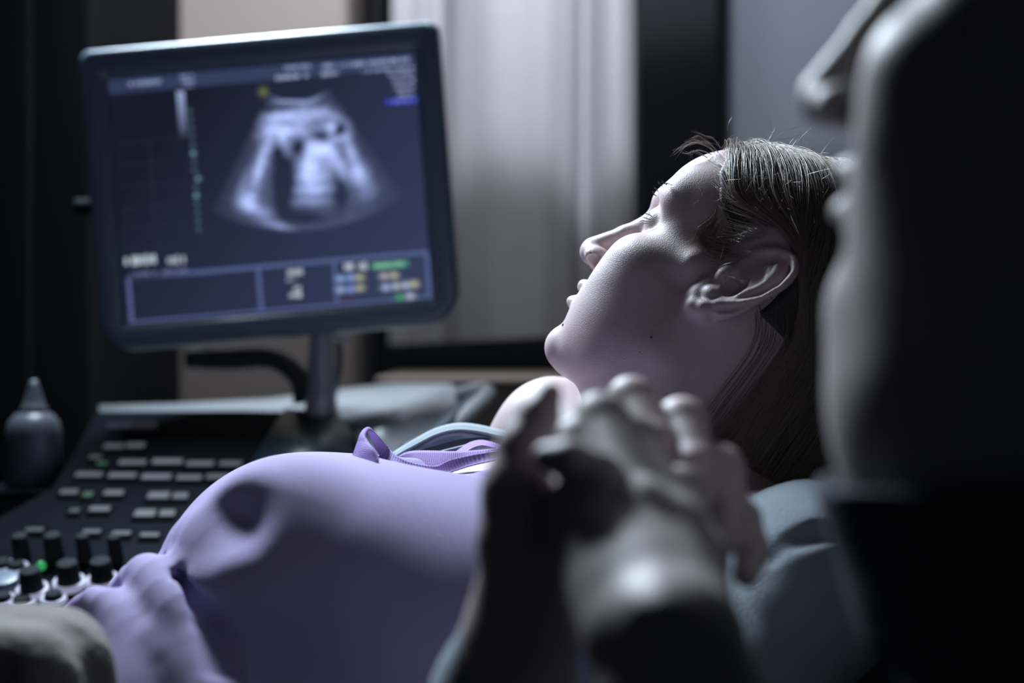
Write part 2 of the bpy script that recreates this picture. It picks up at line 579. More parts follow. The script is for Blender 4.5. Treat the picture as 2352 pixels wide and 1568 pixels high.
# lower panel
frame_c = (84, 96, 142)
yt0, yb0 = 610, 722
blend(rect(640, 609, 690, 9) * np.clip((PX - 300) / 160, 0.25, 1), frame_c); blend(rect(648, 712, 694, 9), frame_c)
for x in (299, 597, 771, 984):
    blend(rect(x, 661 - 0.087 * (x - 645), 9 if x != 771 else 7, 108), frame_c)
marks(325, 597, 78, 24, (190, 205, 215), 8); marks(404, 597, 42, 22, (180, 190, 205), 7)
marks(330, 628, 60, 9, (105, 115, 155)); marks(402, 622, 60, 9, (105, 115, 155))
marks(676, 625, 46, 14, (190, 200, 210), 6); marks(677, 641, 40, 9, (150, 160, 190), 6); marks(682, 662, 28, 12, (180, 200, 200), 6); marks(680, 677, 32, 14, (200, 210, 225), 7)
marks(802, 612, 24, 20, (200, 210, 225), 7); marks(834, 611, 24, 18, (190, 200, 215), 7)
blend(rect(895, 608, 86, 14), (70, 140, 115)); marks(895, 608, 70, 10, (140, 200, 170), 6)
for (x, y, c) in ((782, 640, (150, 190, 240)), (806, 638, (150, 175, 240)), (826, 637, (190, 190, 150)), (783, 665, (170, 190, 240)), (806, 664, (140, 165, 240)), (827, 661, (190, 185, 150)), (882, 634, (190, 190, 195)), (905, 632, (200, 195, 170)),
                  (886, 660, (180, 195, 240)), (910, 657, (190, 205, 220)), (932, 655, (190, 200, 230)), (951, 652, (200, 200, 170)), (918, 683, (70, 170, 90)), (942, 680, (190, 200, 225))):
    blend(np.exp(-(np.hypot((PX - x) / 1.5, PY - y) / 6.5) ** 2) * 0.95, c)
blend(rect(795, 690, 34, 8) * 0.5, (80, 45, 75))

nP = [tuple(MP(x, y)) for x, y in zip(PX.ravel(), PY.ravel())]
idx = np.arange(nx * ny).reshape(ny, nx)
Fq = np.stack([idx[:-1, :-1], idx[1:, :-1], idx[1:, 1:], idx[:-1, 1:]], -1).reshape(-1, 4)
m_scr, nt, pb = mat_new('lcd_screen')
pb.inputs['Base Color'].default_value = (0.01, 0.012, 0.016, 1)
pb.inputs['Roughness'].default_value = 0.35
att = nt.nodes.new('ShaderNodeAttribute'); att.attribute_name = 'picture'
nt.links.new(att.outputs['Color'], pb.inputs['Emission Color'])
pb.inputs['Emission Strength'].default_value = 1.0

# housing: rounded slab lofted from outline rings
def rr_outline(c, hx, hy, rt, rb, n=10, top_scale=1.0):
    """rounded outline; unit vectors of the tilted monitor; rt/rb corner radii top/bottom"""
    pts = []
    for (sx, sy, r) in ((1, 1, rt), (-1, 1, rt), (-1, -1, rb), (1, -1, rb)):
        base = {(1, 1): 0, (-1, 1): 90, (-1, -1): 180, (1, -1): 270}[(sx, sy)]
        for k in range(n + 1):
            a = math.radians(base + 90 * k / n)
            pts.append((c[0] + sx * (hx - r) + r * math.cos(a), c[1] + sy * (hy - r) + r * math.sin(a)))
    return pts


ux = Vector((ex[0], 0, -ex[1])).normalized(); uz = Vector((ey[0], 0, -ey[1])).normalized() * -1
MC = MP(*(TL + ex / 2 + ey / 2))
sw = np.hypot(*ex) / FPX * DM / 2; sh = np.hypot(*ey) / FPX * DM / 2


def loft(rings, closed_first=True, closed_last=True):
    V = []; F = []
    n = len(rings[0])
    for r in rings: V += r
    for i in range(len(rings) - 1):
        for k in range(n):
            k2 = (k + 1) % n
            F.append((i * n + k, i * n + k2, (i + 1) * n + k2, (i + 1) * n + k))
    if closed_first: F.append(tuple(range(n - 1, -1, -1)))
    if closed_last: F.append(tuple((len(rings) - 1) * n + k for k in range(n)))
    return V, F


def ring(hx, hyt, hyb, rt, rb, dy, z_in=0.0):
    pts = rr_outline((0, 0), hx, 1, 0, 0)
    out = []
    cy = (hyt - hyb) / 2; hy = (hyt + hyb) / 2
    for (a, b) in rr_outline((0, cy), hx, hy, rt, rb):
        out.append(tuple(MC + ux * a + uz * b + Vector((0, dy, 0))))
    return out


bw, bt, bb = 0.030, 0.034, 0.027
R0 = [
    ring(sw + 0.001, sh + 0.001, sh + 0.001, 0.003, 0.003, 0.004),
    ring(sw + 0.002, sh + 0.002, sh + 0.002, 0.003, 0.003, -0.004),
    ring(sw + 0.008, sh + 0.010, sh + 0.008, 0.008, 0.008, -0.007),
    ring(sw + bw - 0.008, sh + bt - 0.006, sh + bb - 0.008, 0.012, 0.030, -0.012),
    ring(sw + bw - 0.003, sh + bt - 0.002, sh + bb - 0.001, 0.012, 0.036, -0.009),
    ring(sw + bw, sh + bt, sh + bb + 0.003, 0.012, 0.040, 0.002),
    ring(sw + bw, sh + bt, sh + bb + 0.002, 0.012, 0.040, 0.016),
    ring(sw + bw - 0.006, sh + bt - 0.004, sh + bb - 0.004, 0.012, 0.036, 0.028),
    ring(sw - 0.02, sh - 0.02, sh + 0.010, 0.03, 0.04, 0.060),
    ring(sw - 0.06, sh - 0.06, sh - 0.04, 0.03, 0.04, 0.085),
]
V, F = loft(R0, closed_first=False)
mon = mesh_obj('monitor_housing', V, F, M_bez, um)
scr = mesh_obj('screen', nP, Fq, m_scr, mon, smooth=False)
ca = scr.data.color_attributes.new('picture', 'FLOAT_COLOR', 'POINT')
cols = np.concatenate([img.reshape(-1, 3), np.ones((nx * ny, 1))], 1).astype(np.float32)
ca.data.foreach_set('color', cols.ravel())
tag(scr, 'glowing screen with a grey fan shaped scan')
# raised dark inner frame line and latch at lower edge
bm = bmesh.new(); add_box(bm, MP(785, 775, -0.012), (0.018, 0.006, 0.006), Matrix.Rotation(0.3, 3, 'Y')); bm_obj('power_button', bm, M_sil, mon, bevel=0.002)
bm = bmesh.new(); add_cyl(bm, MP(182, 470, 0.02), 0.009, 0.009, 0.02, Matrix.Rotation(math.pi / 2, 3, 'Y')); bm_obj('side_button', bm, M_knob, mon, bevel=0.002)

# neck and arm under the monitor
a0 = W(738, 770, 1.62); a1 = W(738, 905, 1.62)
V, F = tube([a0 + Vector((0, 0, 0.05)), a0, a1, a1 - Vector((0, 0, 0.05))], [0.013, 0.013, 0.017, 0.024], 24)
mesh_obj('monitor_neck', V, F, M_sil, um)
pth = smooth_path([tuple(W(x, y, 1.64)) for x, y in ((430, 822), (520, 826), (610, 822), (655, 838), (690, 875), (700, 925))], 40)
V, F = tube(pth, [0.013] * 40, 14)
mesh_obj('monitor_arm', V, F, M_cable, um)
pth = smooth_path([tuple(W(x, y, 1.66)) for x, y in ((776, 780), (780, 830), (772, 880), (765, 915))], 20)
V, F = tube(pth, [0.004] * 20, 10); mesh_obj('cable', V, F, M_cable, um)

# console deck (silver), seen behind the black panel
YF, YB = 1.22, 1.62
ZF, ZB = (784 - 1425) / FPX * YF, (784 - 950) / FPX * YB
SL = (ZB - ZF) / (YB - YF)
NRM = Vector((0, -SL, 1)).normalized()
RX = Matrix.Rotation(math.atan(SL), 3, 'X')


def CP(px_, py_, up=0.0):
    """point of the sloping control panel under photo point"""
    k = (784 - py_) / FPX
    y = (ZF - SL * YF) / (k - SL)
    return Vector(((px_ - 1176) / FPX * y, y, Z(k * y))) + NRM * up


def slab(name, outline, m, par, thick, up0=0.0, bev=0.004):
    bm = bmesh.new()
    top = [bm.verts.new(CP(x, y, up0)) for x, y in outline]
    botv = [bm.verts.new(CP(x, y, up0 - thick)) for x, y in outline]
    bm.faces.new(top); bm.faces.new(botv[::-1])
    n = len(top)
    for i in range(n):
        bm.faces.new((top[i], botv[i], botv[(i + 1) % n], top[(i + 1) % n]))
    return bm_obj(name, bm, m, par, bevel=bev)


slab('control_panel', [(-260, 1600), (-80, 1230), (120, 1122), (170, 1040), (222, 945), (560, 943), (700, 946), (790, 962), (830, 1010), (820, 1100), (700, 1300), (560, 1600)], M_pan, um, 0.05, 0, 0.006)
slab('touch_pad', [(560, 1100), (655, 948), (775, 958), (815, 1012), (800, 1100)], M_pad, um, 0.006, 0.006, 0.002)
# silver deck with its rounded right wing
deckpts = [(228, 930, 1.70), (400, 926, 1.71), (620, 915, 1.73), (760, 895, 1.76), (900, 880, 1.76), (1030, 880, 1.70), (1072, 900, 1.64), (1078, 935, 1.58), (1040, 975, 1.52), (950, 1015, 1.47), (870, 1040, 1.45), (835, 1020, 1.50), (800, 962, 1.625), (760, 950, 1.645), (228, 950, 1.645)]
bm = bmesh.new()
tp = [W(*p) for p in deckpts]
tv = [bm.verts.new(p) for p in tp]; bv = [bm.verts.new((p.x * 0.98, p.y, Z(-0.24))) for p in tp]
bm.faces.new(tv); bm.faces.new(bv[::-1]); n = len(tv)
for i in range(n): bm.faces.new((tv[i], bv[i], bv[(i + 1) % n], tv[(i + 1) % n]))
bm_obj('deck', bm, M_sil, um, bevel=0.02, segs=5)
# grip handle at the right of the deck
pth = smooth_path([tuple(W(x, y, d)) for x, y, d in ((950, 1040, 1.42), (1010, 1010, 1.44), (1060, 965, 1.47), (1105, 925, 1.52), (1118, 905, 1.56), (1100, 900, 1.6), (1060, 910, 1.62))], 40)
V, F = tube(pth, [0.011] * 40, 16); mesh_obj('handle', V, F, M_sil, um)
V, F = tube(smooth_path([tuple(W(x, y, d)) for x, y, d in ((930, 1040, 1.40), (1000, 1000, 1.43), (1050, 955, 1.47), (1085, 920, 1.52))], 30), [0.008] * 30, 12); mesh_obj('handle_trim', V, F, M_pad, um)
# body, column and base of the cart
bm = bmesh.new(); add_box(bm, (-0.40, 1.54, 0.60), (0.40, 0.38, 0.50)); bm_obj('cart_body', bm, M_pan, um, bevel=0.02)
bm = bmesh.new(); add_box(bm, (-0.40, 1.50, 0.22), (0.48, 0.50, 0.14)); bm_obj('cart_base', bm, M_sil, um, bevel=0.02)
for sx in (-1, 1):
    for sy in (-1, 1):
        bm = bmesh.new(); add_cyl(bm, (-0.40 + sx * 0.2, 1.50 + sy * 0.2, 0.075), 0.075, 0.075, 0.04, Matrix.Rotation(math.pi / 2, 3, 'Y'))
        bm_obj('caster_wheel', bm, M_cable, um, bevel=0.005)

# keys: black caps with lit legends
keymats = {}
def keymat(b):
    k = round(b, 2)
    if k not in keymats:
        keymats[k] = mat_emit('key_legend_%d' % int(k * 100), (0.62, 0.64, 0.82), k * 0.22, (0.02, 0.03, 0.03))
    return keymats[k]
gm = mat_emit('key_legend_green', (0.10, 0.55, 0.20), 0.12)


def key(px_, py_, w_, h_, b, green=False):
    c = CP(px_, py_, 0.001); sc = c.y / FPX
    bm = bmesh.new(); add_box(bm, c, ((w_ + 9) * sc, (h_ + 14) * sc * 1.9, 0.004), RX)
    kk = bm_obj('key', bm, M_key, um, bevel=0.0015, segs=2)
    bm = bmesh.new(); add_box(bm, c + NRM * 0.0022, (w_ * sc, h_ * sc * 1.9, 0.0006), RX)
    bm_obj('legend', bm, gm if green else keymat(b), kk, smooth=False)


for a in ((262, 1030, 44, 12, .45), (312, 1028, 42, 12, .6), (220, 1055, 28, 9, .22), (305, 1067, 62, 11, .75), (385, 1065, 68, 12, 1.0), (460, 1070, 62, 11, .8),
          (205, 1095, 60, 11, .6), (282, 1097, 62, 11, .8), (360, 1100, 66, 12, 1.0), (435, 1102, 56, 11, .8), (160, 1135, 40, 11, .5), (262, 1137, 44, 11, .8),
          (365, 1143, 48, 16, .8), (415, 1144, 34, 14, .7), (230, 1174, 46, 11, .7), (334, 1184, 46, 16, .8), (385, 1184, 34, 14, .7), (172, 1178, 22, 9, .2),
          (80, 1222, 40, 8, .2), (212, 1226, 40, 8, .32), (280, 1230, 42, 8, .36), (345, 1234, 42, 8, .36), (500, 1100, 50, 11, .6), (530, 1070, 50, 11, .6)):
    key(*a)
key(203, 1141, 22, 12, 0, True); key(235, 1070, 24, 7, 0, True)
slab('name_strip', [(245, 992), (248, 978), (362, 976), (360, 990)], mat('strip_grey', (0.035, 0.035, 0.05), 0.4), um, 0.003, 0.003, 0.0006)


def knob(px_, py_, r, h, lit=True, m=None):
    c = CP(px_, py_, 0); R = r * c.y / FPX
    bm = bmesh.new()
    add_cyl(bm, c + NRM * (h / 2), R * 0.86, R * 0.74, h, RX, 28)
    k = bm_obj('knob', bm, m or M_knob, um, bevel=min(0.002, h * 0.3), segs=2)
    if lit:
        n = 40; V = []; F = []
        for i in range(n):
            a = 2 * math.pi * i / n
            ca_, sa_ = math.cos(a), math.sin(a)
            for rr_, hh in ((R * 0.88, 0), (R * 1.20, 0), (R * 1.16, 0.0055), (R * 0.9, 0.0055)):
                V.append(c + (RX @ Vector((ca_ * rr_, sa_ * rr_, hh))))
        for i in range(n):
            j = (i + 1) % n
            for q in range(4):
                F.append((i * 4 + q, j * 4 + q, j * 4 + (q + 1) % 4, i * 4 + (q + 1) % 4))
        mesh_obj('ring', V, F, M_ringw, k)


for a in ((160, 1345, 32, 0.024), (236, 1340, 32, 0.024), (75, 1362, 32, 0.024), (8, 1308, 24, 0.010), (38, 1312, 24, 0.010),
          (124, 1382, 25, 0.010), (52, 1392, 25, 0.010), (8, 1386, 24, 0.010)):
    knob(*a)
for a in ((52, 1285, 24, 0.026, False), (127, 1288, 26, 0.028, False), (196, 1290, 20, 0.028, False), (268, 1292, 20, 0.028, False), (300, 1335, 26, 0.010, False, M_pad), (10, 1352, 48, 0.012, False, M_bez)):
    knob(*a)
c = CP(96, 1312, 0.006)
bm = bmesh.new(); bmesh.ops.create_uvsphere(bm, u_segments=16, v_segments=10, radius=0.0045, matrix=Matrix.Translation(c)); o = bm_obj('indicator_light', bm, LED, um)
tag(o, 'lit green indicator light')
tag(um, 'ultrasound machine with a tilted glowing monitor over a dark console of lit keys and knobs', 'ultrasound machine')

# gel bottles at the far left of the console
M_bot = mat('bottle_plastic', (0.10, 0.115, 0.14), 0.4, var=0.1, vscale=40)


def bottle(px_, py0, py1, d, label, scale=1.0):
    b0 = W(px_, py1, d); H = (W(px_, py0, d).z - b0.z)
    t = empty('gel_bottle', b0)
    prof = [(0.0, 0.0), (0.026, 0.0), (0.029, 0.02), (0.029, 0.50), (0.027, 0.60), (0.020, 0.68), (0.014, 0.70)]
    prof2 = [(0.014, 0.69), (0.0145, 0.74), (0.012, 0.76), (0.010, 0.82), (0.0055, 0.94), (0.0035, 1.0), (0.0, 1.0)]
    for nm, pr in (('body', prof), ('nozzle', prof2)):
        n = 32; V = []; F = []
        for r, h in pr:
            for i in range(n):
                a = 2 * math.pi * i / n
                V.append((b0.x + r * scale * math.cos(a), b0.y + r * scale * math.sin(a), b0.z + h * H))
        for q in range(len(pr) - 1):
            for i in range(n):
                j = (i + 1) % n
                F.append((q * n + i, q * n + j, (q + 1) * n + j, (q + 1) * n + i))
        mesh_obj(nm, V, F, M_bot, t)
    tag(t, label, 'bottle')


bm = bmesh.new(); add_box(bm, W(60, 1127, 1.53), (0.13, 0.08, 0.008)); bm_obj('side_tray', bm, M_pan, um, bevel=0.003)
bottle(78, 872, 1118, 1.53, 'dark plastic squeeze bottle with a pointed nozzle at the left of the console', 1.0)
# ------------------------------------------------------------ the reclining woman
class Frame:
    def __init__(s, pos, yaw, pitch, roll):
        F = np.array([-math.cos(yaw) * math.cos(pitch), math.sin(yaw) * math.cos(pitch), math.sin(pitch)])
        U = np.array([math.cos(yaw) * math.sin(pitch), -math.sin(yaw) * math.sin(pitch), math.cos(pitch)])
        L = np.array([-math.sin(yaw), -math.cos(yaw), 0.0])
        s.F = F; s.U = U * math.cos(roll) + L * math.sin(roll); s.L = L * math.cos(roll) - U * math.sin(roll)
        s.o = np.array(pos, float)
        s.M = np.stack([s.F, s.U, s.L], 1)

    def loc(s, p): return (p - s.o) @ s.M
    def wor(s, q): return np.asarray(q, float) @ s.M.T + s.o


HF = Frame((0.155, 1.04, CAM_Z + 0.021), 0.38, 0.62, -0.275)


def sdf_ear(q):
    """q in ear coordinates: b back, u up, l outward; metres, canal at the origin"""
    s = 1.04
    q = q / s
    b, u, l = q[:, 0], q[:, 1], q[:, 2]
    p = np.stack([b, u, l], -1)

    def E(pts, off=0.0):
        return [(x / 1000, y / 1000, (3 + max(x, -4) * 0.50 + off) / 1000) for x, y in pts]
    helix = E([(7, 3), (1, 8), (-2, 16), (1, 26), (8, 34), (18, 37.5), (27, 33.5), (31, 24), (30, 12), (26, 1), (20, -9), (13, -17)], 1.5)
    hr = [x / 1000 for x in (1.6, 2.2, 2.6, 2.7, 2.8, 3.0, 3.1, 3.0, 2.7, 2.5, 2.5, 3.0)]
    hp = smooth_path([(*a, r) for a, r in zip(helix, hr)], 30)
    d = s_chain(p, hp[:, :3], hp[:, 3])
    lobe = E([(13, -17), (8, -26), (2, -29.5), (-3, -24), (-5, -13)], 0.5)
    d = smin(d, s_chain(p, lobe, [0.0032, 0.0050, 0.0050, 0.0042, 0.0035], 0.002), 0.003)
    # the plate
    n = np.array([-0.5, 0, 1]); n = n / np.linalg.norm(n)
    pl = np.abs((p - np.array([0, 0, 0.0015])) @ n) - 0.0016
    rim = s_ell(np.stack([b - 0.0135, u - 0.007, l * 0], -1), (0, 0, 0), (0.0165, 0.0300, 1.0))
    d = smin(d, smax(pl, rim, 0.002), 0.0025)
    ah = E([(13, 31), (20, 24), (22.5, 13), (19, 1), (12, -8), (7, -11)], 1.0)
    ap = smooth_path([(*a, r) for a, r in zip(ah, [0.0016, 0.0024, 0.0027, 0.0026, 0.0030, 0.0030])], 14)
    d = smin(d, s_chain(p, ap[:, :3], ap[:, 3]), 0.0035)
    d = smin(d, s_chain(p, E([(7, 31), (14, 24), (20, 17)], 0.4), [0.0012, 0.0018, 0.0022], 0.001), 0.003)
    return d * s


def ear_carve(d, q):
    """hollows of the ear, cut after it is joined to the head"""
    s = 1.04
    p = q / s

    def E(pts, off=0.0):
        return [(x / 1000, y / 1000, (3 + max(x, -4) * 0.50 + off) / 1000) for x, y in pts]
    d = smax(d, -s_ell(p, (0.0085, -0.0015, 0.0110), (0.0085, 0.0115, 0.0125)) * s, 0.0015)
    d = smax(d, -s_chain(p, E([(8, 20), (9, 26), (15, 31)], 4.5), [.002, .0042, .0022]) * s, 0.003)
    d = smax(d, -s_chain(p, E([(18, 34.5), (25, 29), (27, 19), (25, 6), (19, -6)], 4.2), [.0014, .0026, .0026, .0024, .001]) * s, 0.0025)
    d = smin(d, s_chain(p, E([(9, 5), (3, 5), (-3, 8)], 0), [0.0014, 0.0018, 0.0020]) * s, 0.002)
    d = smin(d, s_ell(p, (-0.0025, 0.000, 0.0045), (0.0045, 0.0065, 0.0045)) * s, 0.003)
    d = smin(d, s_ell(p, (0.0045, -0.0165, 0.0062), (0.0072, 0.0056, 0.0055)) * s, 0.002)
    return d


EAR_T = math.radians(14)
_eu = np.array([-math.sin(EAR_T), math.cos(EAR_T), 0.0])   # in f,u,l
_eb = np.array([-math.cos(EAR_T), -math.sin(EAR_T), 0.0])
EAR_M = np.stack([_eb, _eu, np.array([0, 0, 1.0])], 1)


def sdf_head(q, ears=True, female=True):
    """q: f forward, u up, l sideways (symmetric); metres; origin between the ear canals"""
    m = np.stack([q[:, 0], q[:, 1], np.abs(q[:, 2])], -1)
    f, u, l = m[:, 0], m[:, 1], m[:, 2]
    d = s_ell(m, (-0.014, 0.050, 0), (0.092, 0.080, 0.072))
    d = smin(d, s_ell(m, (0.040, 0.055, 0), (0.052, 0.052, 0.056)), 0.02)
    d = smin(d, s_ell(m, (-0.045, 0.010, 0), (0.055, 0.060, 0.056)), 0.02)
    # mid face
    d = smin(d, s_ell(m, (0.038, -0.018, 0), (0.050, 0.058, 0.054)), 0.018)
    # jaw
    d = smin(d, s_chain(m, [(0.002, -0.010, 0.056), (0.008, -0.056, 0.050), (0.040, -0.082, 0.034), (0.072, -0.092, 0.010)], [0.012, 0.014, 0.014, 0.015], 0.01), 0.024)
    d = smin(d, s_ell(m, (0.040, -0.064, 0), (0.044, 0.036, 0.044)), 0.02)
    d = smin(d, s_ell(m, (0.055, -0.058, 0.026), (0.026, 0.030, 0.020)), 0.02)
    d = smin(d, s_ell(m, (0.0775, -0.0905, 0), (0.0150, 0.0140, 0.019)), 0.010)
    # cheek bone and the cheek in front
    d = smin(d, s_ell(m, (0.056, -0.012, 0.041), (0.027, 0.019, 0.022)), 0.022)
    d = smin(d, s_ell(m, (0.062, -0.034, 0.030), (0.0225, 0.028, 0.022)), 0.018)
    d = smin(d, s_ell(m, (0.034, -0.036, 0.034), (0.034, 0.036, 0.026)), 0.02)
    d = smin(d, s_ell(m, (0.058, 0.046, 0.044), (0.022, 0.022, 0.015)), 0.014)
    d = smin(d, s_cap(m, (0.050, 0.001, 0.0450), (0.026, 0.006, 0.0590), 0.0095, 0.0095), 0.014)
    d = smin(d, s_ell(m, (0.040, 0.032, 0.040), (0.026, 0.034, 0.019)), 0.014)
    d = smin(d, s_ell(m, (0.028, -0.060, 0.032), (0.036, 0.028, 0.022)), 0.02)
    # brow
    d = smin(d, s_cap(m, (0.084, 0.040, 0.010), (0.067, 0.039, 0.046), 0.0080, 0.0085), 0.014)
    # eye sockets
    d = smax(d, -s_ell(m, (0.0945, 0.0195, 0.036), (0.0240, 0.0125, 0.021)), 0.010)
    # mouth mound
    d = smin(d, s_ell(m, (0.066, -0.055, 0), (0.0270, 0.028, 0.032)), 0.012)
    # nose
    d = smin(d, s_chain(m, [(0.083, 0.028, 0), (0.096, 0.004, 0), (0.1085, -0.0175, 0)], [0.0075, 0.0066, 0.0085], 0.004), 0.010)
    d = smin(d, s_ell(m, (0.0970, -0.0235, 0.0115), (0.0120, 0.0085, 0.0070)), 0.006)
    d = smin(d, s_ell(m, (0.1070, -0.0225, 0.0), (0.0095, 0.0080, 0.0095)), 0.005)
    d = smax(d, -s_ell(m, (0.0980, -0.0280, 0.0135), (0.0060, 0.0068, 0.0048)), 0.0025)
    # philtrum column, lips, crease of the mouth
    d = smin(d, s_ell(m, (0.0920, -0.0465, 0.004), (0.0068, 0.0062, 0.016)), 0.004)
    d = smin(d, s_ell(m, (0.0910, -0.0610, 0.0), (0.0080, 0.0064, 0.018)), 0.004)
    d = smax(d, -s_ell(m, (0.0990, -0.0532, 0.0), (0.0120, 0.0013, 0.021)), 0.0022)
    d = smax(d, -s_ell(m, (0.0960, -0.0730, 0.0), (0.0080, 0.0050, 0.020)), 0.008)
    # eyeball with its lids, lids slightly open
    eb = s_ell(m, (0.0690, 0.0210, 0.0320), (0.0135, 0.0135, 0.0135))
    slit = s_ell(m, (0.0830, 0.0195, 0.0320), (0.0060, 0.0028, 0.0125))
    d = smin(d, smax(eb, -slit, 0.0015), 0.004)
    if ears:
        e = (m - np.array([-0.001, 0.0115, 0.0655])) @ EAR_M
        near = (np.abs(l - 0.075) < 0.04) & (f > -0.07) & (f < 0.04) & (u > -0.05) & (u < 0.09)
        if near.any():
            dn = smin(d[near], sdf_ear(e[near]), 0.005)
            d[near] = ear_carve(dn, e[near])
    return d


def Wn(px, py, d): return np.array(W(px, py, d))


M_skin = mat('skin', (0.50, 0.40, 0.405), 0.48, var=0.07, vscale=60, bump=0.00026, bscale=1300, sss=0.12, detail=2)


def sdf_hand_w(p):
    """the woman's raised hand with its forearm"""
    d = s_chain(p, [Wn(1150, 2020, .72), Wn(1175, 1700, .64), Wn(1195, 1470, .612), Wn(1215, 1390, .612)], [.036, .031, .0235, .022], .01)
    # thenar and thumb, standing up at the left
    d = smin(d, s_chain(p, [Wn(1200, 1400, .61), Wn(1182, 1240, .600), Wn(1185, 1120, .600)], [.0175, .0150, .0135], .006), .012)
    d = smin(d, s_chain(p, [Wn(1185, 1130, .600), Wn(1205, 1030, .604), Wn(1238, 955, .606), Wn(1262, 905, .607)], [.0140, .0118, .0086, .0056], .004), .006)
    # palm behind the man's hand
    d = smin(d, s_chain(p, [Wn(1240, 1380, .630), Wn(1330, 1210, .680), Wn(1400, 1110, .695)], [.018, .018, .013], .01), .014)
    d = smin(d, s_chain(p, [Wn(1260, 1380, .635), Wn(1440, 1290, .685), Wn(1560, 1260, .700)], [.018, .017, .012], .01), .014)
    d = smin(d, s_cap(p, Wn(1225, 1200, .612), Wn(1330, 1120, .645), .015, .014), .012)
    fingers = [
        [(1400, 1100, .700), (1450, 922, .685), (1500, 1015, .660), (1505, 1080, .650)],
        [(1460, 1150, .705), (1566, 972, .678), (1595, 1070, .652), (1595, 1140, .642)],
        [(1520, 1210, .705), (1652, 1080, .668), (1672, 1170, .645), (1660, 1240, .635)],
        [(1560, 1270, .700), (1702, 1192, .655), (1730, 1262, .640), (1715, 1320, .632)]]
    for k, fg in enumerate(fingers):
        r = [.0100, .0118, .0095, .0075] if k < 3 else [.0090, .0092, .0076, .0060]
        if k == 1: r = [.0100, .0122, .0098, .0078]
        d = smin(d, s_chain(p, [Wn(*q) for q in fg], r, .003), .0035)
    return d


def culled(f, p, c, r, pad=0.05):
    """evaluate f only near the sphere (c, r)"""
    dist = np.linalg.norm(p - np.array(c), axis=1) - r
    near = dist < pad
    out = dist.copy()
    if near.any(): out[near] = f(p[near])
    return out


def sdf_woman(p):
    d = culled(lambda q: sdf_head(HF.loc(q)), p, HF.wor((0, .03, 0)), .15)
    h = HF.wor
    # neck
    nb = Wn(1590, 1150, 1.02)
    d = smin(d, s_chain(p, [h((-.022, -.015, 0)), h((-.030, -.085, 0)), nb], [.060, .050, .056], .01), .030)
    d = smin(d, s_chain(p, [h((.040, -.072, 0)), Wn(1480, 950, 1.03), Wn(1520, 1130, 1.03)], [.024, .034, .040], .02), .030)
    # chest, shoulders
    d = smin(d, s_ell(p, Wn(1230, 1330, 1.0), (.190, .142, .085)), .05)
    ns = Wn(1860, 1330, .90); fs = Wn(1275, 1008, 1.15)
    d = smin(d, s_cap(p, Wn(1600, 1290, 1.0), ns, .055, .050), .04)
    d = smin(d, s_cap(p, Wn(1420, 1200, 1.06), fs, .050, .047), .03)
    # belly, hips, thighs
    d = smin(d, s_ell(p, Wn(700, 1500, .95), (.110, .105, .090)), .05)
    d = smin(d, s_ell(p, Wn(420, 1800, .93), (.105, .105, .075)), .05)
    for dd in (.84, 1.03):
        d = smin(d, s_chain(p, [Wn(330, 1900, dd), (-.62, dd - .02, CAM_Z - .30)], [.066, .060], .02), .03)
    # near arm
    el = Wn(1150, 2430, .74)
    d = smin(d, s_cap(p, ns, el, .046, .036), .03)
    d = smin(d, s_cap(p, el, Wn(1160, 1900, .68), .036, .034), .01)
    # far arm lies along the body
    d = smin(d, s_chain(p, [fs, Wn(980, 1330, 1.22), Wn(700, 1460, 1.16)], [.044, .036, .028], .02), .02)
    d = smin(d, culled(sdf_hand_w, p, Wn(1330, 1350, .64), .16), .006)
    return d


woman = None
V, Q = sdf_mesh(sdf_woman, (-.70, .50, CAM_Z - .50), (.36, 1.42, CAM_Z + .20), .0016, newton=2)
V, Q = V, Q
woman = mesh_obj('person', V, Q, M_skin)
tag(woman, 'woman lying back in a lavender top, face turned up toward the monitor', 'person')

# ---- eyes
M_eye = mat('eyeball', (0.55, 0.55, 0.56), 0.08, coat=1.0)
for s_ in (1, -1):
    bm = bmesh.new()
    c = HF.wor((.0690, .0210, .0320 * s_))
    bmesh.ops.create_uvsphere(bm, u_segments=32, v_segments=20, radius=.0124, matrix=Matrix.Translation(Vector(c)))
    bm_obj('eye', bm, M_eye, woman)
# small moles on the cheek and the chin
M_mole = mat('mole', (0.10, 0.06, 0.06), 0.6)


def on_skin(px_, py_, f, d0=.7, d1=1.25, n=1400):
    ds = np.linspace(d0, d1, n)
    P = np.array([Wn(px_, py_, t) for t in ds])
    v = f(P)
    i = np.argmax(v < 0)
    return P[i] if v[i] < 0 else None


head_only = lambda p: smin(sdf_head(HF.loc(p)), s_chain(p, [HF.wor((-.022, -.015, 0)), HF.wor((-.030, -.085, 0)), Wn(1590, 1150, 1.02)], [.060, .050, .056], .01), .03)
for x, y, r in ((1294, 746, .0012), (1496, 775, .0010), (1470, 808, .0006)):
    P = on_skin(x, y, head_only)
    if P is not None:
        bm = bmesh.new(); bmesh.ops.create_uvsphere(bm, u_segments=12, v_segments=8, radius=r, matrix=Matrix.Translation(Vector(P)) @ Matrix.Diagonal((1, .7, 1, 1)))
        bm_obj('mole', bm, M_mole, woman)
# ------------------------------------------------------------ the woman's clothes
def mat_knit(name, color, rib=0.0, rscale=700, sheen=0.4, bump=0.0004, bscale=1200, var=0.04):
    m = mat(name, color, 0.9, var=var, vscale=30, bump=bump, bscale=bscale, sheen=sheen, spec=0.2)
    return m


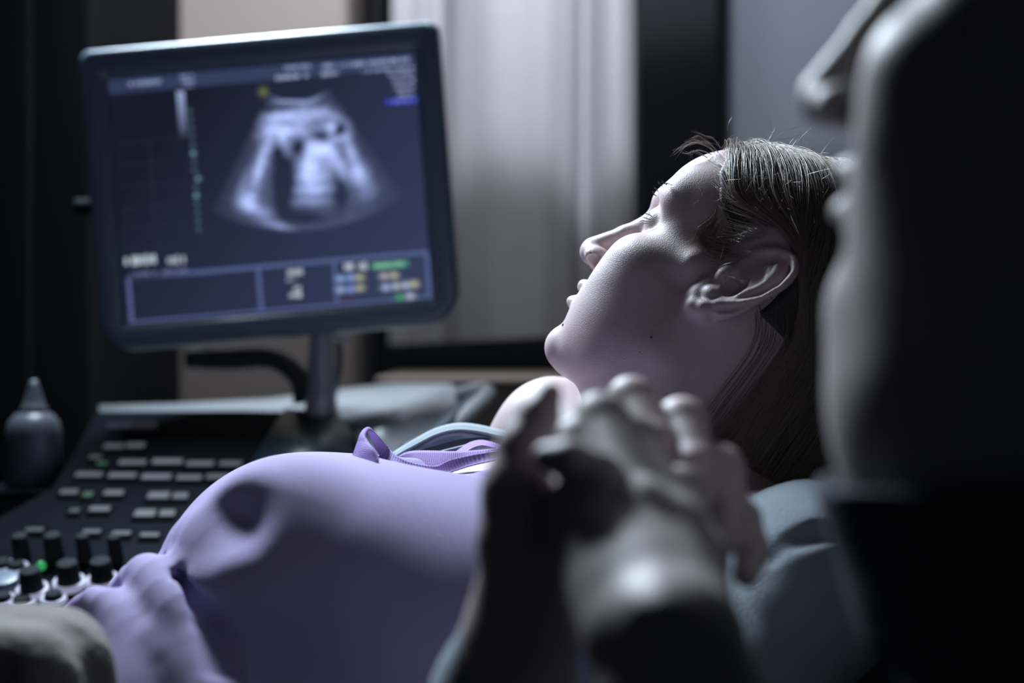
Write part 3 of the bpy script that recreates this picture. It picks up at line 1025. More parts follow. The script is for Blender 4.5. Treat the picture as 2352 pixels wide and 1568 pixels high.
M_lav = mat_knit('lavender_jersey', (0.36, 0.31, 0.50))
M_lav2 = mat_knit('lavender_rib', (0.34, 0.25, 0.50))
M_grey = mat_knit('grey_jersey', (0.25, 0.29, 0.32), var=0.12, bump=0.0006, bscale=700)
M_trou = mat_knit('trousers', (0.03, 0.035, 0.05))


DENT = Wn(512, 1195, .80)


def sdf_shirt(p):
    d = s_ell(p, Wn(668, 1362, .960), (.0865, .120, .0915))
    d = smin(d, s_ell(p, Wn(760, 1400, .970), (.110, .120, .1005)), .02)
    d = smin(d, s_ell(p, Wn(745, 1355, .905), (.085, .085, .0785)), .03)
    d = smin(d, s_ell(p, Wn(985, 1420, .950), (.125, .135, .0860)), .03)
    d = smin(d, s_ell(p, Wn(1235, 1330, 1.0), (.195, .155, .089)), .04)
    d = smin(d, s_ell(p, Wn(430, 1650, .90), (.110, .120, .085)), .03)
    d = smin(d, s_ell(p, Wn(700, 1640, .93), (.170, .130, .095)), .03)
    # bright swelling and the dent in the cloth at the near side
    d = smin(d, s_cap(p, Wn(640, 1190, .885), Wn(575, 1330, .86), .030, .026), .035)
    d = smax(d, -s_ell(p, DENT, (.021, .022, .019)), .026)
    # folds at the hem
    folds = [([(408, 1285, .930), (434, 1246, .915), (490, 1245, .885), (565, 1325, .850)], [.003, .010, .0175, .018]),
             ([(292, 1350, .900), (345, 1330, .880), (405, 1400, .850), (470, 1500, .825), (500, 1620, .80)], [.010, .016, .020, .020, .02]),
             ([(160, 1400, .885), (225, 1382, .865), (285, 1440, .845), (330, 1540, .825), (350, 1680, .80)], [.004, .010, .013, .014, .015]),
             ([(370, 1480, .83), (420, 1530, .815), (450, 1600, .80)], [.010, .011, .010])]
    for pts, r in folds:
        fp = smooth_path([(*Wn(*q), rr_) for q, rr_ in zip(pts, r)], 10)
        d = smin(d, s_chain(p, fp[:, :3], fp[:, 3]), .012)
    d = smax(d, -s_chain(p, [Wn(372, 1300, .89), Wn(420, 1340, .855), Wn(480, 1420, .825), Wn(520, 1520, .80)], [.003, .005, .006, .006], .004), .013)
    d = smax(d, -s_chain(p, [Wn(262, 1372, .88), Wn(330, 1440, .845), Wn(390, 1540, .815), Wn(410, 1650, .80)], [.002, .003, .002, .001], .004), .012)
    # slow wrinkles
    q = p * np.array([38.0, 22.0, 30.0])
    d = d + 0.0005 * np.sin(q[:, 0] + 1.6 * np.sin(q[:, 1] * 1.3)) * np.sin(q[:, 1] + 0.8 * q[:, 2])
    # neck opening, neck hole and open ends
    d = smax(d, -s_ell(p, Wn(1190, 1010, .985), (.102, .074, .036)), .004)
    d = smax(d, (p[:, 0] - 0.235), .01)
    return d


for t_ in np.linspace(.70, 1.0, 200):              # dent sits on the cloth itself
    DENT = Wn(500, 1190, .5)
    if sdf_shirt(np.array([Wn(500, 1190, t_)]))[0] < 0: break
DENT = Wn(500, 1190, t_ - .011)
V, Q = sdf_mesh(sdf_shirt, (-.36, .70, CAM_Z - .46), (.26, 1.20, CAM_Z + .0), .0024, newton=2)
shirt = mesh_obj('shirt', V, Q, M_lav, woman)


def ribbon(name, T, B, m, parent, thick=0.0016, nu=260, nv=7, rib=0.0, ribn=120, bulge=0.0):
    """a strip of knitted cloth between two edges, with real thickness"""
    T = smooth_path([Wn(*q) for q in T], nu); B = smooth_path([Wn(*q) for q in B], nu)
    G = np.zeros((nu, nv, 3))
    for j in range(nv):
        G[:, j] = T + (B - T) * (j / (nv - 1))
    du = np.gradient(G, axis=0); dv = np.gradient(G, axis=1)
    N = np.cross(du, dv); N /= np.maximum(np.linalg.norm(N, axis=2, keepdims=True), 1e-9)
    prof = np.sin(np.linspace(0, math.pi, nv))[None, :, None]
    G = G + N * prof * bulge
    rr = (0.5 + 0.5 * np.sin(np.linspace(0, 2 * math.pi * ribn, nu)))[:, None, None] * rib
    th = thick * (0.55 + 0.45 * prof)
    A = G + N * (th / 2 + rr); C_ = G - N * (th / 2 + rr)
    V = np.concatenate([A.reshape(-1, 3), C_.reshape(-1, 3)])
    i = np.arange(nu * nv).reshape(nu, nv); k = nu * nv
    F = [np.stack([i[:-1, :-1], i[:-1, 1:], i[1:, 1:], i[1:, :-1]], -1).reshape(-1, 4),
         np.stack([i[:-1, :-1], i[1:, :-1], i[1:, 1:], i[:-1, 1:]], -1).reshape(-1, 4) + k]
    for e in (0, nv - 1):
        F.append(np.stack([i[:-1, e], i[1:, e], i[1:, e] + k, i[:-1, e] + k], -1))
    for e in (0, nu - 1):
        F.append(np.stack([i[e, :-1], i[e, 1:], i[e, 1:] + k, i[e, :-1] + k], -1))
    return mesh_obj(name, V, np.concatenate(F), m, parent)


# neckband: the loop at the front, then the far side of the opening, in ribbed knit
ribbon('neckband',
       [(866, 1068, .925), (868, 1052, .928), (858, 1030, .935), (845, 1014, .95), (838, 1000, .96), (846, 988, .975), (860, 992, .985), (875, 1008, .995), (896, 1034, 1.0), (926, 1055, .985), (965, 1067, .975), (1003, 1070, .968), (1033, 1057, .965), (1080, 1046, .965), (1150, 1034, .965), (1230, 1020, .97)],
       [(838, 1070, .945), (806, 1062, .955), (812, 1044, .96), (821, 1020, .965), (831, 1000, .972), (845, 989, .985), (852, 1004, .99), (862, 1030, .995), (884, 1058, .992), (920, 1077, .98), (962, 1087, .970), (1005, 1092, .963), (1042, 1082, .960), (1086, 1068, .960), (1150, 1054, .960), (1230, 1042, .965)],
       M_lav2, woman, thick=.0026, nu=1100, nv=9, rib=.00022, ribn=92, bulge=.0012)
ribbon('neckband',
       [(905, 1052, 1.02), (930, 1040, 1.03), (955, 1036, 1.035), (1000, 1036, 1.035), (1045, 1037, 1.03), (1095, 1035, 1.03), (1160, 1028, 1.03)],
       [(915, 1078, 1.02), (935, 1078, 1.02), (960, 1078, 1.02), (1005, 1078, 1.02), (1045, 1074, 1.02), (1095, 1062, 1.02), (1160, 1050, 1.03)],
       M_lav2, woman, thick=.0022, nu=800, rib=.0002, ribn=60)
ribbon('neckband',
       [(1045, 1040, 1.045), (1062, 1028, 1.05), (1080, 1017, 1.055), (1103, 1012, 1.06), (1128, 1016, 1.06), (1160, 1026, 1.06), (1200, 1030, 1.06)],
       [(1055, 1046, 1.03), (1072, 1038, 1.035), (1090, 1028, 1.04), (1108, 1024, 1.045), (1130, 1028, 1.05), (1160, 1036, 1.05), (1200, 1040, 1.05)],
       M_lav2, woman, thick=.0022, nu=600, rib=.0002, ribn=34)
# inner facing of the near neck edge
ribbon('neck_facing',
       [(1000, 1106, .955), (1040, 1100, .955), (1080, 1090, .95), (1125, 1078, .94), (1180, 1070, .93), (1260, 1066, .92)],
       [(1000, 1114, .935), (1040, 1122, .930), (1080, 1130, .925), (1125, 1142, .915), (1180, 1160, .905), (1260, 1180, .90)],
       M_lav2, woman, thick=.002, nu=200)

# grey cardigan: folds on the far side of the chest
card = ribbon('cardigan',
       [(880, 1062, 1.06), (905, 1040, 1.07), (950, 1012, 1.08), (1000, 986, 1.09), (1050, 974, 1.10), (1100, 978, 1.11), (1160, 992, 1.12), (1260, 1010, 1.13)],
       [(888, 1066, 1.05), (915, 1046, 1.05), (958, 1022, 1.055), (1005, 999, 1.06), (1050, 989, 1.065), (1100, 993, 1.07), (1160, 1006, 1.08), (1260, 1022, 1.09)],
       M_grey, woman, thick=.004, nu=200, bulge=.004)
ribbon('cardigan_fold',
       [(900, 1075, 1.055), (950, 1042, 1.06), (1000, 1026, 1.065), (1045, 1014, 1.07), (1090, 1007, 1.075), (1130, 1009, 1.08), (1180, 1016, 1.09), (1260, 1024, 1.09)],
       [(905, 1085, 1.035), (955, 1060, 1.04), (1003, 1042, 1.045), (1048, 1030, 1.05), (1090, 1022, 1.052), (1130, 1026, 1.055), (1180, 1032, 1.06), (1260, 1040, 1.07)],
       M_grey, woman, thick=.003, nu=200, bulge=.002)
ribbon('cardigan_fold',
       [(884, 1064, 1.10), (915, 1046, 1.10), (958, 1020, 1.105), (1005, 997, 1.11), (1050, 986, 1.115), (1100, 990, 1.12), (1160, 1002, 1.13), (1260, 1018, 1.14)],
       [(890, 1110, 1.10), (920, 1100, 1.10), (960, 1085, 1.10), (1005, 1075, 1.10), (1050, 1070, 1.10), (1100, 1066, 1.10), (1160, 1060, 1.10), (1260, 1056, 1.10)],
       M_grey, woman, thick=.002, nu=120)


def sdf_sleeve(p):
    ns = Wn(1860, 1330, .90); el = Wn(1150, 2430, .74)
    d = s_cap(p, Wn(1700, 1330, .96), ns, .050, .056)
    d = smin(d, s_cap(p, ns, el, .053, .044), .03)
    d = smin(d, s_chain(p, [el, Wn(1148, 1900, .69), Wn(1150, 1600, .635), Wn(1172, 1500, .62)], [.044, .040, .030, .0245], .01), .02)
    # crease and a turned edge at the shoulder
    d = smax(d, -s_chain(p, [Wn(1770, 1275, .845), Wn(1800, 1240, .845), Wn(1880, 1222, .85), Wn(1930, 1235, .85)], [.004, .007, .006, .002], .002), .006)
    d = smin(d, s_chain(p, [Wn(1860, 1200, .87), Wn(1930, 1240, .865), Wn(1990, 1310, .865)], [.006, .008, .006], .004), .008)
    q = p * 60
    d = d + .0010 * np.sin(q[:, 0] * 1.1 + 2 * np.sin(q[:, 2])) * np.sin(q[:, 1] * 1.3)
    d = np.maximum(d, -(s_cap(p, Wn(1180, 1530, .62), Wn(1190, 1380, .615), .0215, .0235)))
    return d


V, Q = sdf_mesh(sdf_sleeve, (-.15, .50, CAM_Z - .56), (.30, 1.10, CAM_Z - .06), .003, newton=2)
mesh_obj('cardigan_sleeve', V, Q, M_grey, woman)


def sdf_trousers(p):
    d = s_ell(p, Wn(400, 1830, .93), (.120, .125, .082))
    for dd in (.84, 1.03):
        d = smin(d, s_chain(p, [Wn(330, 1900, dd), (-.62, dd - .02, CAM_Z - .30)], [.074, .068], .02), .03)
    return d


V, Q = sdf_mesh(sdf_trousers, (-.72, .70, CAM_Z - .50), (-.06, 1.20, CAM_Z - .1), .005, newton=1)
mesh_obj('trousers', V, Q, M_trou, woman)
# ------------------------------------------------------------ hair
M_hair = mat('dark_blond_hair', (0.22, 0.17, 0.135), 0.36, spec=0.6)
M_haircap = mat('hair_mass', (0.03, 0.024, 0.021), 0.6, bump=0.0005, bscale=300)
M_lash = mat('lash', (0.03, 0.025, 0.025), 0.5)


def bare_head(p):
    h = HF.wor
    d = culled(lambda q: sdf_head(HF.loc(q), False), p, HF.wor((0, .03, 0)), .15)
    d = smin(d, s_chain(p, [h((-.022, -.015, 0)), h((-.030, -.085, 0)), Wn(1590, 1150, 1.02)], [.060, .050, .056], .01), .030)
    return d


HL_U = np.array([-.06, -.03, -.02, .000, .005, .011, .021, .037, .048, .059, .073, .090, .12])
HL_F = np.array([-.085, -.076, -.066, -.036, .006, .022, .029, .030, .041, .052, .062, .066, .06])


def scalp(p):
    """> 0 where hair grows, metres from the hairline"""
    q = HF.loc(p)
    return np.interp(q[:, 1], HL_U, HL_F) - q[:, 0] + np.clip(.055 - np.abs(q[:, 2]), 0, 1) * 0.12


def hair_mass(p):
    d = s_chain(p, [Wn(1880, 640, 1.02), Wn(1862, 800, 1.01), Wn(1815, 960, 1.0), Wn(1770, 1120, .99)], [.046, .040, .034, .022], .02)
    d = smin(d, s_chain(p, [Wn(1960, 560, 1.05), Wn(1950, 900, 1.05), Wn(1900, 1150, 1.04)], [.055, .045, .04], .02), .03)
    return d


def sstep(x, a, b):
    t = np.clip((x - a) / (b - a), 0, 1); return t * t * (3 - 2 * t)


def sdf_cap(p):
    d = bare_head(p) - .0028
    low = 1 - sstep(HF.loc(p)[:, 1], .030, .052)
    d = smax(d, -scalp(p) + .0075 + .012 * low + .0012 * np.sin(p[:, 2] * 330) * np.sin(p[:, 0] * 210), .003)
    e = (np.stack([HF.loc(p)[:, 0], HF.loc(p)[:, 1], np.abs(HF.loc(p)[:, 2])], -1) - np.array([-0.001, 0.0115, 0.0655]))
    ear = s_ell(e, (-.008, .011, .008), (.027, .041, .026))
    d = smin(d, hair_mass(p), .012)
    return smax(d, -ear, .004)


V, Q = sdf_mesh(sdf_cap, HF.o - np.array([.14, .16, .42]), HF.o + np.array([.24, .16, .19]), .0028, newton=2)
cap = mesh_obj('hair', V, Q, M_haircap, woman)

rs = np.random.RandomState(11)


def coll(p):
    return smin(bare_head(p), hair_mass(p) + .001, .010)


def strands_mesh(name, paths, radii, m, parent, seg=3):
    """paths (N, K, 3), radii (N, K)"""
    N, K, _ = paths.shape
    t = np.gradient(paths, axis=1); t /= np.maximum(np.linalg.norm(t, axis=2, keepdims=True), 1e-9)
    ref = np.array([0.31, 0.83, 0.46])
    a = np.cross(t, ref); a /= np.maximum(np.linalg.norm(a, axis=2, keepdims=True), 1e-9)
    b = np.cross(t, a)
    ring = []
    for s in range(seg):
        an = 2 * math.pi * s / seg
        ring.append(paths + (a * math.cos(an) + b * math.sin(an)) * radii[..., None])
    V = np.stack(ring, 2).reshape(-1, 3)
    i = np.arange(N * K * seg).reshape(N, K, seg)
    F = [np.stack([i[:, :-1, s], i[:, :-1, (s + 1) % seg], i[:, 1:, (s + 1) % seg], i[:, 1:, s]], -1).reshape(-1, 4) for s in range(seg)]
    return mesh_obj(name, V, np.concatenate(F), m, parent)


def px_of(P):
    return 1176 + P[:, 0] / P[:, 1] * FPX, 784 - (P[:, 2] - CAM_Z) / P[:, 1] * FPX


def sstep(x, a, b):
    t = np.clip((x - a) / (b - a), 0, 1); return t * t * (3 - 2 * t)


def flow(P, wob):
    x, y = px_of(P)
    q = HF.loc(P)
    back = np.clip((1845 - x) / 90, -.2, 1.6) * sstep(y, 395, 540) * (1 - sstep(y, 640, 720))
    out = -0.62 * sstep(y, 720, 830) * np.clip((1990 - x) / 130, .15, 1.1)
    top = np.clip((1680 - x) / 60, 0, 1) * (1 - sstep(y, 400, 470)) * .8
    D = np.stack([back * 1.5 + out + top + wob * .10, -.35 * (1 - sstep(y, 380, 480)) * np.ones_like(x), -np.ones_like(x)], -1)
    return D / np.linalg.norm(D, axis=1, keepdims=True)


def trace(P0, steps, h, off, wob):
    P = P0.copy(); out = []
    for k in range(steps):
        d = coll(P)
        G = np.stack([(coll(P + np.eye(3)[a] * .0008) - coll(P - np.eye(3)[a] * .0008)) / .0016 for a in range(3)], -1)
        G /= np.maximum(np.linalg.norm(G, axis=1, keepdims=True), 1e-6)
        tgt = .0006 + off * min(1, (k + .3) / 5)
        P = P + G * (np.where(d < tgt, tgt - d, np.clip((tgt - d) * .25, -.002, 0)))[:, None]
        out.append(P.copy())
        D = flow(P, wob + .5 * np.sin(k * .35 + wob * 9))
        touching = (d < tgt + .004)[:, None]
        nrm = (D * G).sum(1, keepdims=True)
        D = np.where(touching & (nrm < 0), D - G * nrm, D)
        D /= np.maximum(np.linalg.norm(D, axis=1, keepdims=True), 1e-6)
        P = P + D * h
    return np.stack(out, 1)


# roots: scattered on the near half of the scalp, dense along the top
def roots(n, umin=-.01):
    out = []
    while len(out) < n:
        dirs = rs.normal(size=(n * 4, 3)); dirs /= np.linalg.norm(dirs, axis=1, keepdims=True)
        o = HF.wor((-.005, .035, 0))
        t = np.full(len(dirs), .02)
        for _ in range(25):
            P = o + dirs * t[:, None]
            t = t - bare_head(P) * .9
        P = o + dirs * t[:, None]
        q = HF.loc(P)
        ok = (scalp(P) > .0005) & (q[:, 2] > -.035) & (q[:, 1] > umin) & (np.abs(bare_head(P)) < .002)
        out.extend(P[ok])
    return np.array(out[:n])


R1 = roots(5200)
Rf = roots(9000); Rf = Rf[scalp(Rf) < .014][:1300]      # denser along the hairline
R1 = np.concatenate([R1, Rf])
q1 = HF.loc(R1)
keep = rs.rand(len(R1)) < np.clip(.35 + .65 * (q1[:, 2] < .035), 0, 1)
R1 = R1[keep]
n = len(R1)
clump = .5 * np.sin(R1[:, 0] * 420) + .35 * np.sin(R1[:, 0] * 1130 + 2)
off = .0042 + .0018 * clump + rs.rand(n) * .0028
wob = rs.normal(size=n) * .5
P = trace(R1, 58, .0052, off, wob)
x, y = px_of(P[:, 0])
K = P.shape[1]
rad = np.full((n, K), .00017) * (0.7 + .6 * rs.rand(n))[:, None]
rad[:, -8:] *= np.linspace(1, .2, 8)
qa = HF.loc(P.reshape(-1, 3)); qa[:, 2] = np.abs(qa[:, 2])
in_ear = (s_ell(qa - np.array([-0.001, 0.0115, 0.0655]), (-.009, .011, .008), (.021, .035, .026)) < 0).reshape(n, K)
rad[np.maximum.accumulate(in_ear, axis=1)] = 0.0
# every strand ends at its own length
S1 = strands_mesh('hair_strands', P, rad, M_hair, woman)
S1['kind'] = 'stuff'

# short new hairs along the top and the hairline, curling up into the light
n = 520
R2 = roots(9000)
x, y = px_of(R2); q2 = HF.loc(R2)
gN = sdf_grad(bare_head, R2)
m = (np.abs(gN[:, 1]) < .95) & (gN[:, 2] > .35)
R2 = R2[m]; gN = gN[m]
R2 = R2[:n]; gN = gN[:n]; n = len(R2)
L = .006 + .014 * rs.rand(n) ** 2
tt = np.linspace(0, 1, 9)
dirn = gN * (.45 + .5 * rs.rand(n, 1)) + rs.normal(size=(n, 3)) * .35 + np.array([.1, 0, -.1])
cv = rs.normal(size=(n, 3)) * .55 + np.array([0.0, -.1, -.55])
P = R2[:, None] + (dirn[:, None] * tt[None, :, None] + cv[:, None] * (tt ** 2)[None, :, None]) * L[:, None, None] + gN[:, None] * .004
rad = np.full((n, 9), .00010); rad[:, -3:] *= np.array([.8, .5, .2])
o = strands_mesh('flyaway_hair', P, rad, M_hair, woman); o['kind'] = 'stuff'


# single wisps that can be told apart, each (x, y) path near the face
def wisps(name, lst, d, r, jit=0, copies=1, m=M_hair):
    P = []
    for path in lst:
        for c in range(copies):
            pts = []
            for i, (a, b) in enumerate(path):
                j = jit * (i + .3) / len(path)
                S_ = on_skin(a, b, bare_head)
                dd = (S_[1] - .0035) if S_ is not None else d
                pts.append(Wn(a + rs.normal() * j, b + rs.normal() * j, dd - rs.rand() * .003))
            for i in range(1, len(pts)):            # keep the depth continuous
                if abs(pts[i][1] - pts[i - 1][1]) > .012:
                    s_ = pts[i - 1][1] / pts[i][1]
                    pts[i] = np.array([pts[i][0] * s_, pts[i - 1][1], CAM_Z + (pts[i][2] - CAM_Z) * s_])
            P.append(smooth_path(pts, 18))
    P = np.array(P)
    rad = np.full((len(P), 18), r); rad[:, -6:] *= np.linspace(1, .25, 6)
    o = strands_mesh(name, P, rad, m, woman); o['kind'] = 'stuff'
    return o


wisps('wispy_hair', [
    [(1642, 352), (1625, 335), (1600, 326), (1570, 333), (1543, 358)],
    [(1640, 345), (1610, 330), (1580, 328), (1555, 345)],
    [(1650, 350), (1628, 330), (1598, 322), (1572, 326)],
    [(1635, 355), (1605, 345), (1585, 352), (1562, 350)],
    [(1655, 340), (1640, 318), (1618, 312), (1590, 303)],
    [(1625, 362), (1600, 350), (1588, 352), (1586, 368)],
    [(1640, 338), (1620, 322), (1600, 315), (1585, 318)]], 1.06, .00011, jit=5, copies=5)
wisps('wispy_hair', [
    [(1765, 330), (1785, 312), (1810, 298), (1835, 290), (1856, 285)],
    [(1780, 335), (1805, 318), (1840, 312), (1838, 335)],
    [(1760, 328), (1790, 320), (1820, 318), (1842, 314)],
    [(1672, 300), (1674, 285), (1680, 268)]], 1.06, .00011, jit=2, copies=1)
wisps('wispy_hair', [
    [(1650, 470), (1662, 490), (1668, 520), (1650, 540), (1632, 562)],
    [(1668, 440), (1665, 465), (1655, 482), (1640, 470)],
    [(1622, 455), (1640, 462), (1660, 452), (1690, 455)],
    [(1600, 420), (1610, 440), (1600, 460), (1592, 468)],
    [(1676, 430), (1668, 450), (1678, 470), (1690, 480), (1694, 472)],
    [(1640, 395), (1646, 425), (1660, 428), (1668, 425)]], .99, .00011, jit=4, copies=2)
# bundle swept back from the temple over the top of the ear
wisps('temple_hair', [
    [(1640, 490), (1622, 520), (1612, 545), (1640, 562), (1700, 570)],
    [(1632, 500), (1610, 535), (1615, 560), (1655, 578), (1720, 585)],
    [(1650, 500), (1630, 530), (1635, 545), (1680, 550), (1740, 540)],
    [(1625, 505), (1600, 530), (1598, 545), (1590, 556)],
    [(1640, 520), (1618, 545), (1620, 570), (1660, 588), (1725, 592)],
    [(1655, 515), (1640, 535), (1650, 552), (1700, 548), (1760, 528)],
    [(1645, 480), (1640, 505), (1625, 525), (1606, 560)]], .985, .00012, jit=9, copies=22)
# lashes and brow hairs
wisps('eyelashes', [
    [(1499, 505), (1490, 503), (1480, 499), (1474, 496)],
    [(1496, 508), (1486, 508), (1474, 507), (1467, 509)],
    [(1494, 511), (1484, 512), (1474, 513), (1468, 515)],
    [(1500, 500), (1493, 494), (1486, 491), (1482, 492)]], 1.03, .00013, jit=2.2, copies=5, m=M_lash)
wisps('eyebrow', [
    [(1512, 440), (1507, 434), (1502, 430)], [(1522, 428), (1516, 424), (1512, 418)], [(1508, 450), (1502, 446), (1499, 440)], [(1532, 424), (1525, 419), (1520, 416)], [(1545, 425), (1535, 422), (1526, 420)]], 1.04, .00013, jit=3, copies=8, m=M_lash)
# ------------------------------------------------------------ the man in front, seen from behind his shoulder
HM = Frame((.226, .50, CAM_Z + .099), 0.45, 0.14, 0.0)
M_skin2 = mat('skin_man', (0.35, 0.31, 0.305), 0.5, var=0.08, vscale=70, bump=0.0004, bscale=900, sss=0.08, detail=2)
M_shirt2 = mat_knit('dark_shirt', (0.040, 0.046, 0.062))
M_hair2 = mat('dark_hair', (0.02, 0.018, 0.018), 0.55, bump=0.002, bscale=400)


def sdf_hand_m(p):
    """his hand with the back toward the camera, closed around hers"""
    w0 = Wn(1562, 1640, .524); w1 = Wn(1548, 1480, .520)
    d = s_chain(p, [(.105, .545, CAM_Z - .360), (.088, .535, CAM_Z - .250), w0], [.046, .040, .030], .02)
    d = smin(d, s_cap(p, w0, w1, .029, .025), .015)
    # metacarpals: the back of the hand slopes away toward the far knuckles
    for a, b, ra, rb in (((1470, 1430, .528), (1368, 1190, .592), .0150, .0122), ((1520, 1430, .520), (1465, 1172, .587), .0160, .0126),
                         ((1570, 1440, .522), (1548, 1210, .589), .0155, .0122), ((1610, 1450, .532), (1612, 1285, .594), .0145, .0110)):
        d = smin(d, s_cap(p, Wn(*a), Wn(*b), ra, rb), .010)
    fg = [([(1368, 1190, .592), (1320, 1018, .626), (1278, 1040, .648)], [.0122, .0106, .0090]),
          ([(1465, 1172, .587), (1378, 965, .630), (1320, 990, .652)], [.0128, .0118, .0095]),
          ([(1548, 1210, .589), (1455, 1010, .630), (1400, 1045, .652)], [.0120, .0108, .0088]),
          ([(1612, 1285, .594), (1562, 1120, .628), (1510, 1130, .648)], [.0108, .0094, .0078])]
    for pts, r in fg:
        d = smin(d, s_chain(p, [Wn(*q) for q in pts], r, .004), .0045)
    for x, y, dd, r in ((1372, 1180, .584, .0100), (1470, 1165, .578, .0110), (1550, 1203, .580, .0100), (1612, 1280, .586, .0090)):
        d = smin(d, s_ell(p, Wn(x, y, dd), (r, r, r)), .008)
    for a, b in (((1480, 1400, .508), (1385, 1215, .575)), ((1525, 1400, .503), (1475, 1205, .570)), ((1575, 1420, .505), (1550, 1235, .573))):
        d = smin(d, s_cap(p, Wn(*a), Wn(*b), .0012, .0022), .010)
    d = smin(d, s_cap(p, Wn(1440, 1350, .548), Wn(1340, 1172, .594), .0190, .0125), .012)
    # thumb lying across the front
    d = smin(d, s_chain(p, [Wn(1440, 1450, .532), Wn(1340, 1285, .575), Wn(1312, 1180, .588)], [.017, .0120, .0095], .006), .010)
    d = smin(d, s_chain(p, [Wn(1310, 1180, .585), Wn(1372, 1092, .582), Wn(1305, 1056, .578), Wn(1256, 1048, .580)], [.0105, .0098, .0080, .0058], .004), .007)
    return d


def sdf_man(p):
    d = culled(lambda q: 1.06 * sdf_head(HM.loc(q) / 1.06), p, HM.wor((0, .03, 0)), .16)
    h = HM.wor
    d = smin(d, s_chain(p, [h((-.010, -.030, 0)), Wn(2310, 900, .525), Wn(2370, 1300, .52)], [.062, .056, .058], .02), .03)
    d = smin(d, s_chain(p, [h((.045, -.085, 0)), Wn(2130, 960, .52), Wn(2150, 1100, .52)], [.022, .028, .028], .01), .022)
    # shoulders, trunk, near upper arm
    nb = np.array((.205, .50, CAM_Z - .120)); ns = np.array((.285, .35, CAM_Z - .150)); fs = np.array((.330, .66, CAM_Z - .150))
    d = smin(d, s_cap(p, nb, ns, .045, .048), .04)
    d = smin(d, s_cap(p, nb, fs, .045, .048), .04)
    d = smin(d, s_ell(p, (.355, .50, CAM_Z - .300), (.095, .150, .190)), .05)
    d = smin(d, s_ell(p, (.40, .50, CAM_Z - .520), (.120, .155, .140)), .05)
    d = smin(d, s_cap(p, ns, (.115, .525, CAM_Z - .375), .047, .042), .03)
    d = smin(d, s_chain(p, [fs, (.26, .70, CAM_Z - .40), (.10, .66, CAM_Z - .42)], [.047, .038, .028], .02), .03)
    # thighs on the seat
    for yy in (.40, .60):
        d = smin(d, s_chain(p, [(.40, yy, CAM_Z - .62), (.02, yy - .03, CAM_Z - .64), (.02, yy - .03, CAM_Z - 1.10)], [.080, .060, .045], .02), .03)
    d = smin(d, culled(sdf_hand_m, p, Wn(1470, 1500, .55), .24), .010)
    return d


V, Q = sdf_mesh(sdf_man, (-.06, .20, 0.06), (.56, .86, CAM_Z + .30), .0028, newton=2)
man = mesh_obj('person', V, Q, M_skin2)
tag(man, 'man out of focus in front at the right edge, hands raised and clasped with hers', 'person')
V = None


def sdf_hair2(p):
    q = HM.loc(p) / 1.06
    d = culled(lambda t: 1.06 * sdf_head(HM.loc(t) / 1.06, False), p, HM.wor((0, .03, 0)), .16) - .010
    line = np.interp(q[:, 1], [-.06, -.02, .00, .03, .05, .08, .10, .13], [-.05, -.035, .0, .012, .030, .050, .066, .06])
    e = np.stack([q[:, 0], q[:, 1], np.abs(q[:, 2])], -1) - np.array([-0.001, 0.0115, 0.0655])
    d = smax(d, (q[:, 0] - line), .006)
    d = smax(d, -s_ell(e, (-.010, .008, .006), (.022, .032, .022)), .004)
    k = p * 260
    return d + .0012 * np.sin(k[:, 0] + 2 * np.sin(k[:, 2] * .6)) * np.sin(k[:, 1] * .8)


V, Q = sdf_mesh(sdf_hair2, HM.o - .16, HM.o + .19, .0035, newton=1)
mesh_obj('hair', V, Q, M_hair2, man)


def sdf_shirt2(p):
    nb = np.array((.205, .50, CAM_Z - .120)); ns = np.array((.285, .35, CAM_Z - .150)); fs = np.array((.330, .66, CAM_Z - .150))
    d = s_cap(p, nb, ns, .050, .055)
    d = smin(d, s_cap(p, nb, fs, .053, .056), .04)
    d = smin(d, s_ell(p, (.355, .50, CAM_Z - .300), (.105, .160, .205)), .05)
    d = smin(d, s_ell(p, (.40, .50, CAM_Z - .520), (.130, .165, .150)), .05)
    d = smin(d, s_cap(p, ns, (.115, .525, CAM_Z - .375), .056, .050), .03)
    d = smin(d, s_cap(p, (.105, .535, CAM_Z - .37), (.092, .538, CAM_Z - .290), .053, .047), .02)
    d = smin(d, s_chain(p, [fs, (.26, .70, CAM_Z - .40), (.12, .665, CAM_Z - .42)], [.056, .048, .038], .02), .03)
    q = p * 34
    d = d + .0022 * np.sin(q[:, 0] * 1.1 + 2 * np.sin(q[:, 2])) * np.sin(q[:, 1] * 1.3 + q[:, 2])
    # collar, standing away from the neck with its point forward
    neck = smin(s_chain(p, [HM.wor((-.010, -.030, 0)), Wn(2310, 900, .525), Wn(2370, 1300, .52)], [.062, .056, .058], .02),
                s_chain(p, [HM.wor((.045, -.085, 0)), Wn(2130, 960, .52), Wn(2150, 1100, .52), Wn(2300, 1400, .52)], [.022, .028, .028, .03], .01), .022)
    c = neck - .008
    c = smin(c, s_chain(p, [Wn(2120, 1120, .50), Wn(1985, 1125, .495), Wn(1915, 1150, .495)], [.010, .007, .003], .004), .008)
    c = smax(c, p[:, 2] - (CAM_Z - .046) - .10 * (p[:, 0] - .17), .003)
    c = smax(c, (CAM_Z - .12) - p[:, 2], .01)
    d = smin(d, c, .010)
    return smax(d, -(neck - .0025), .002)


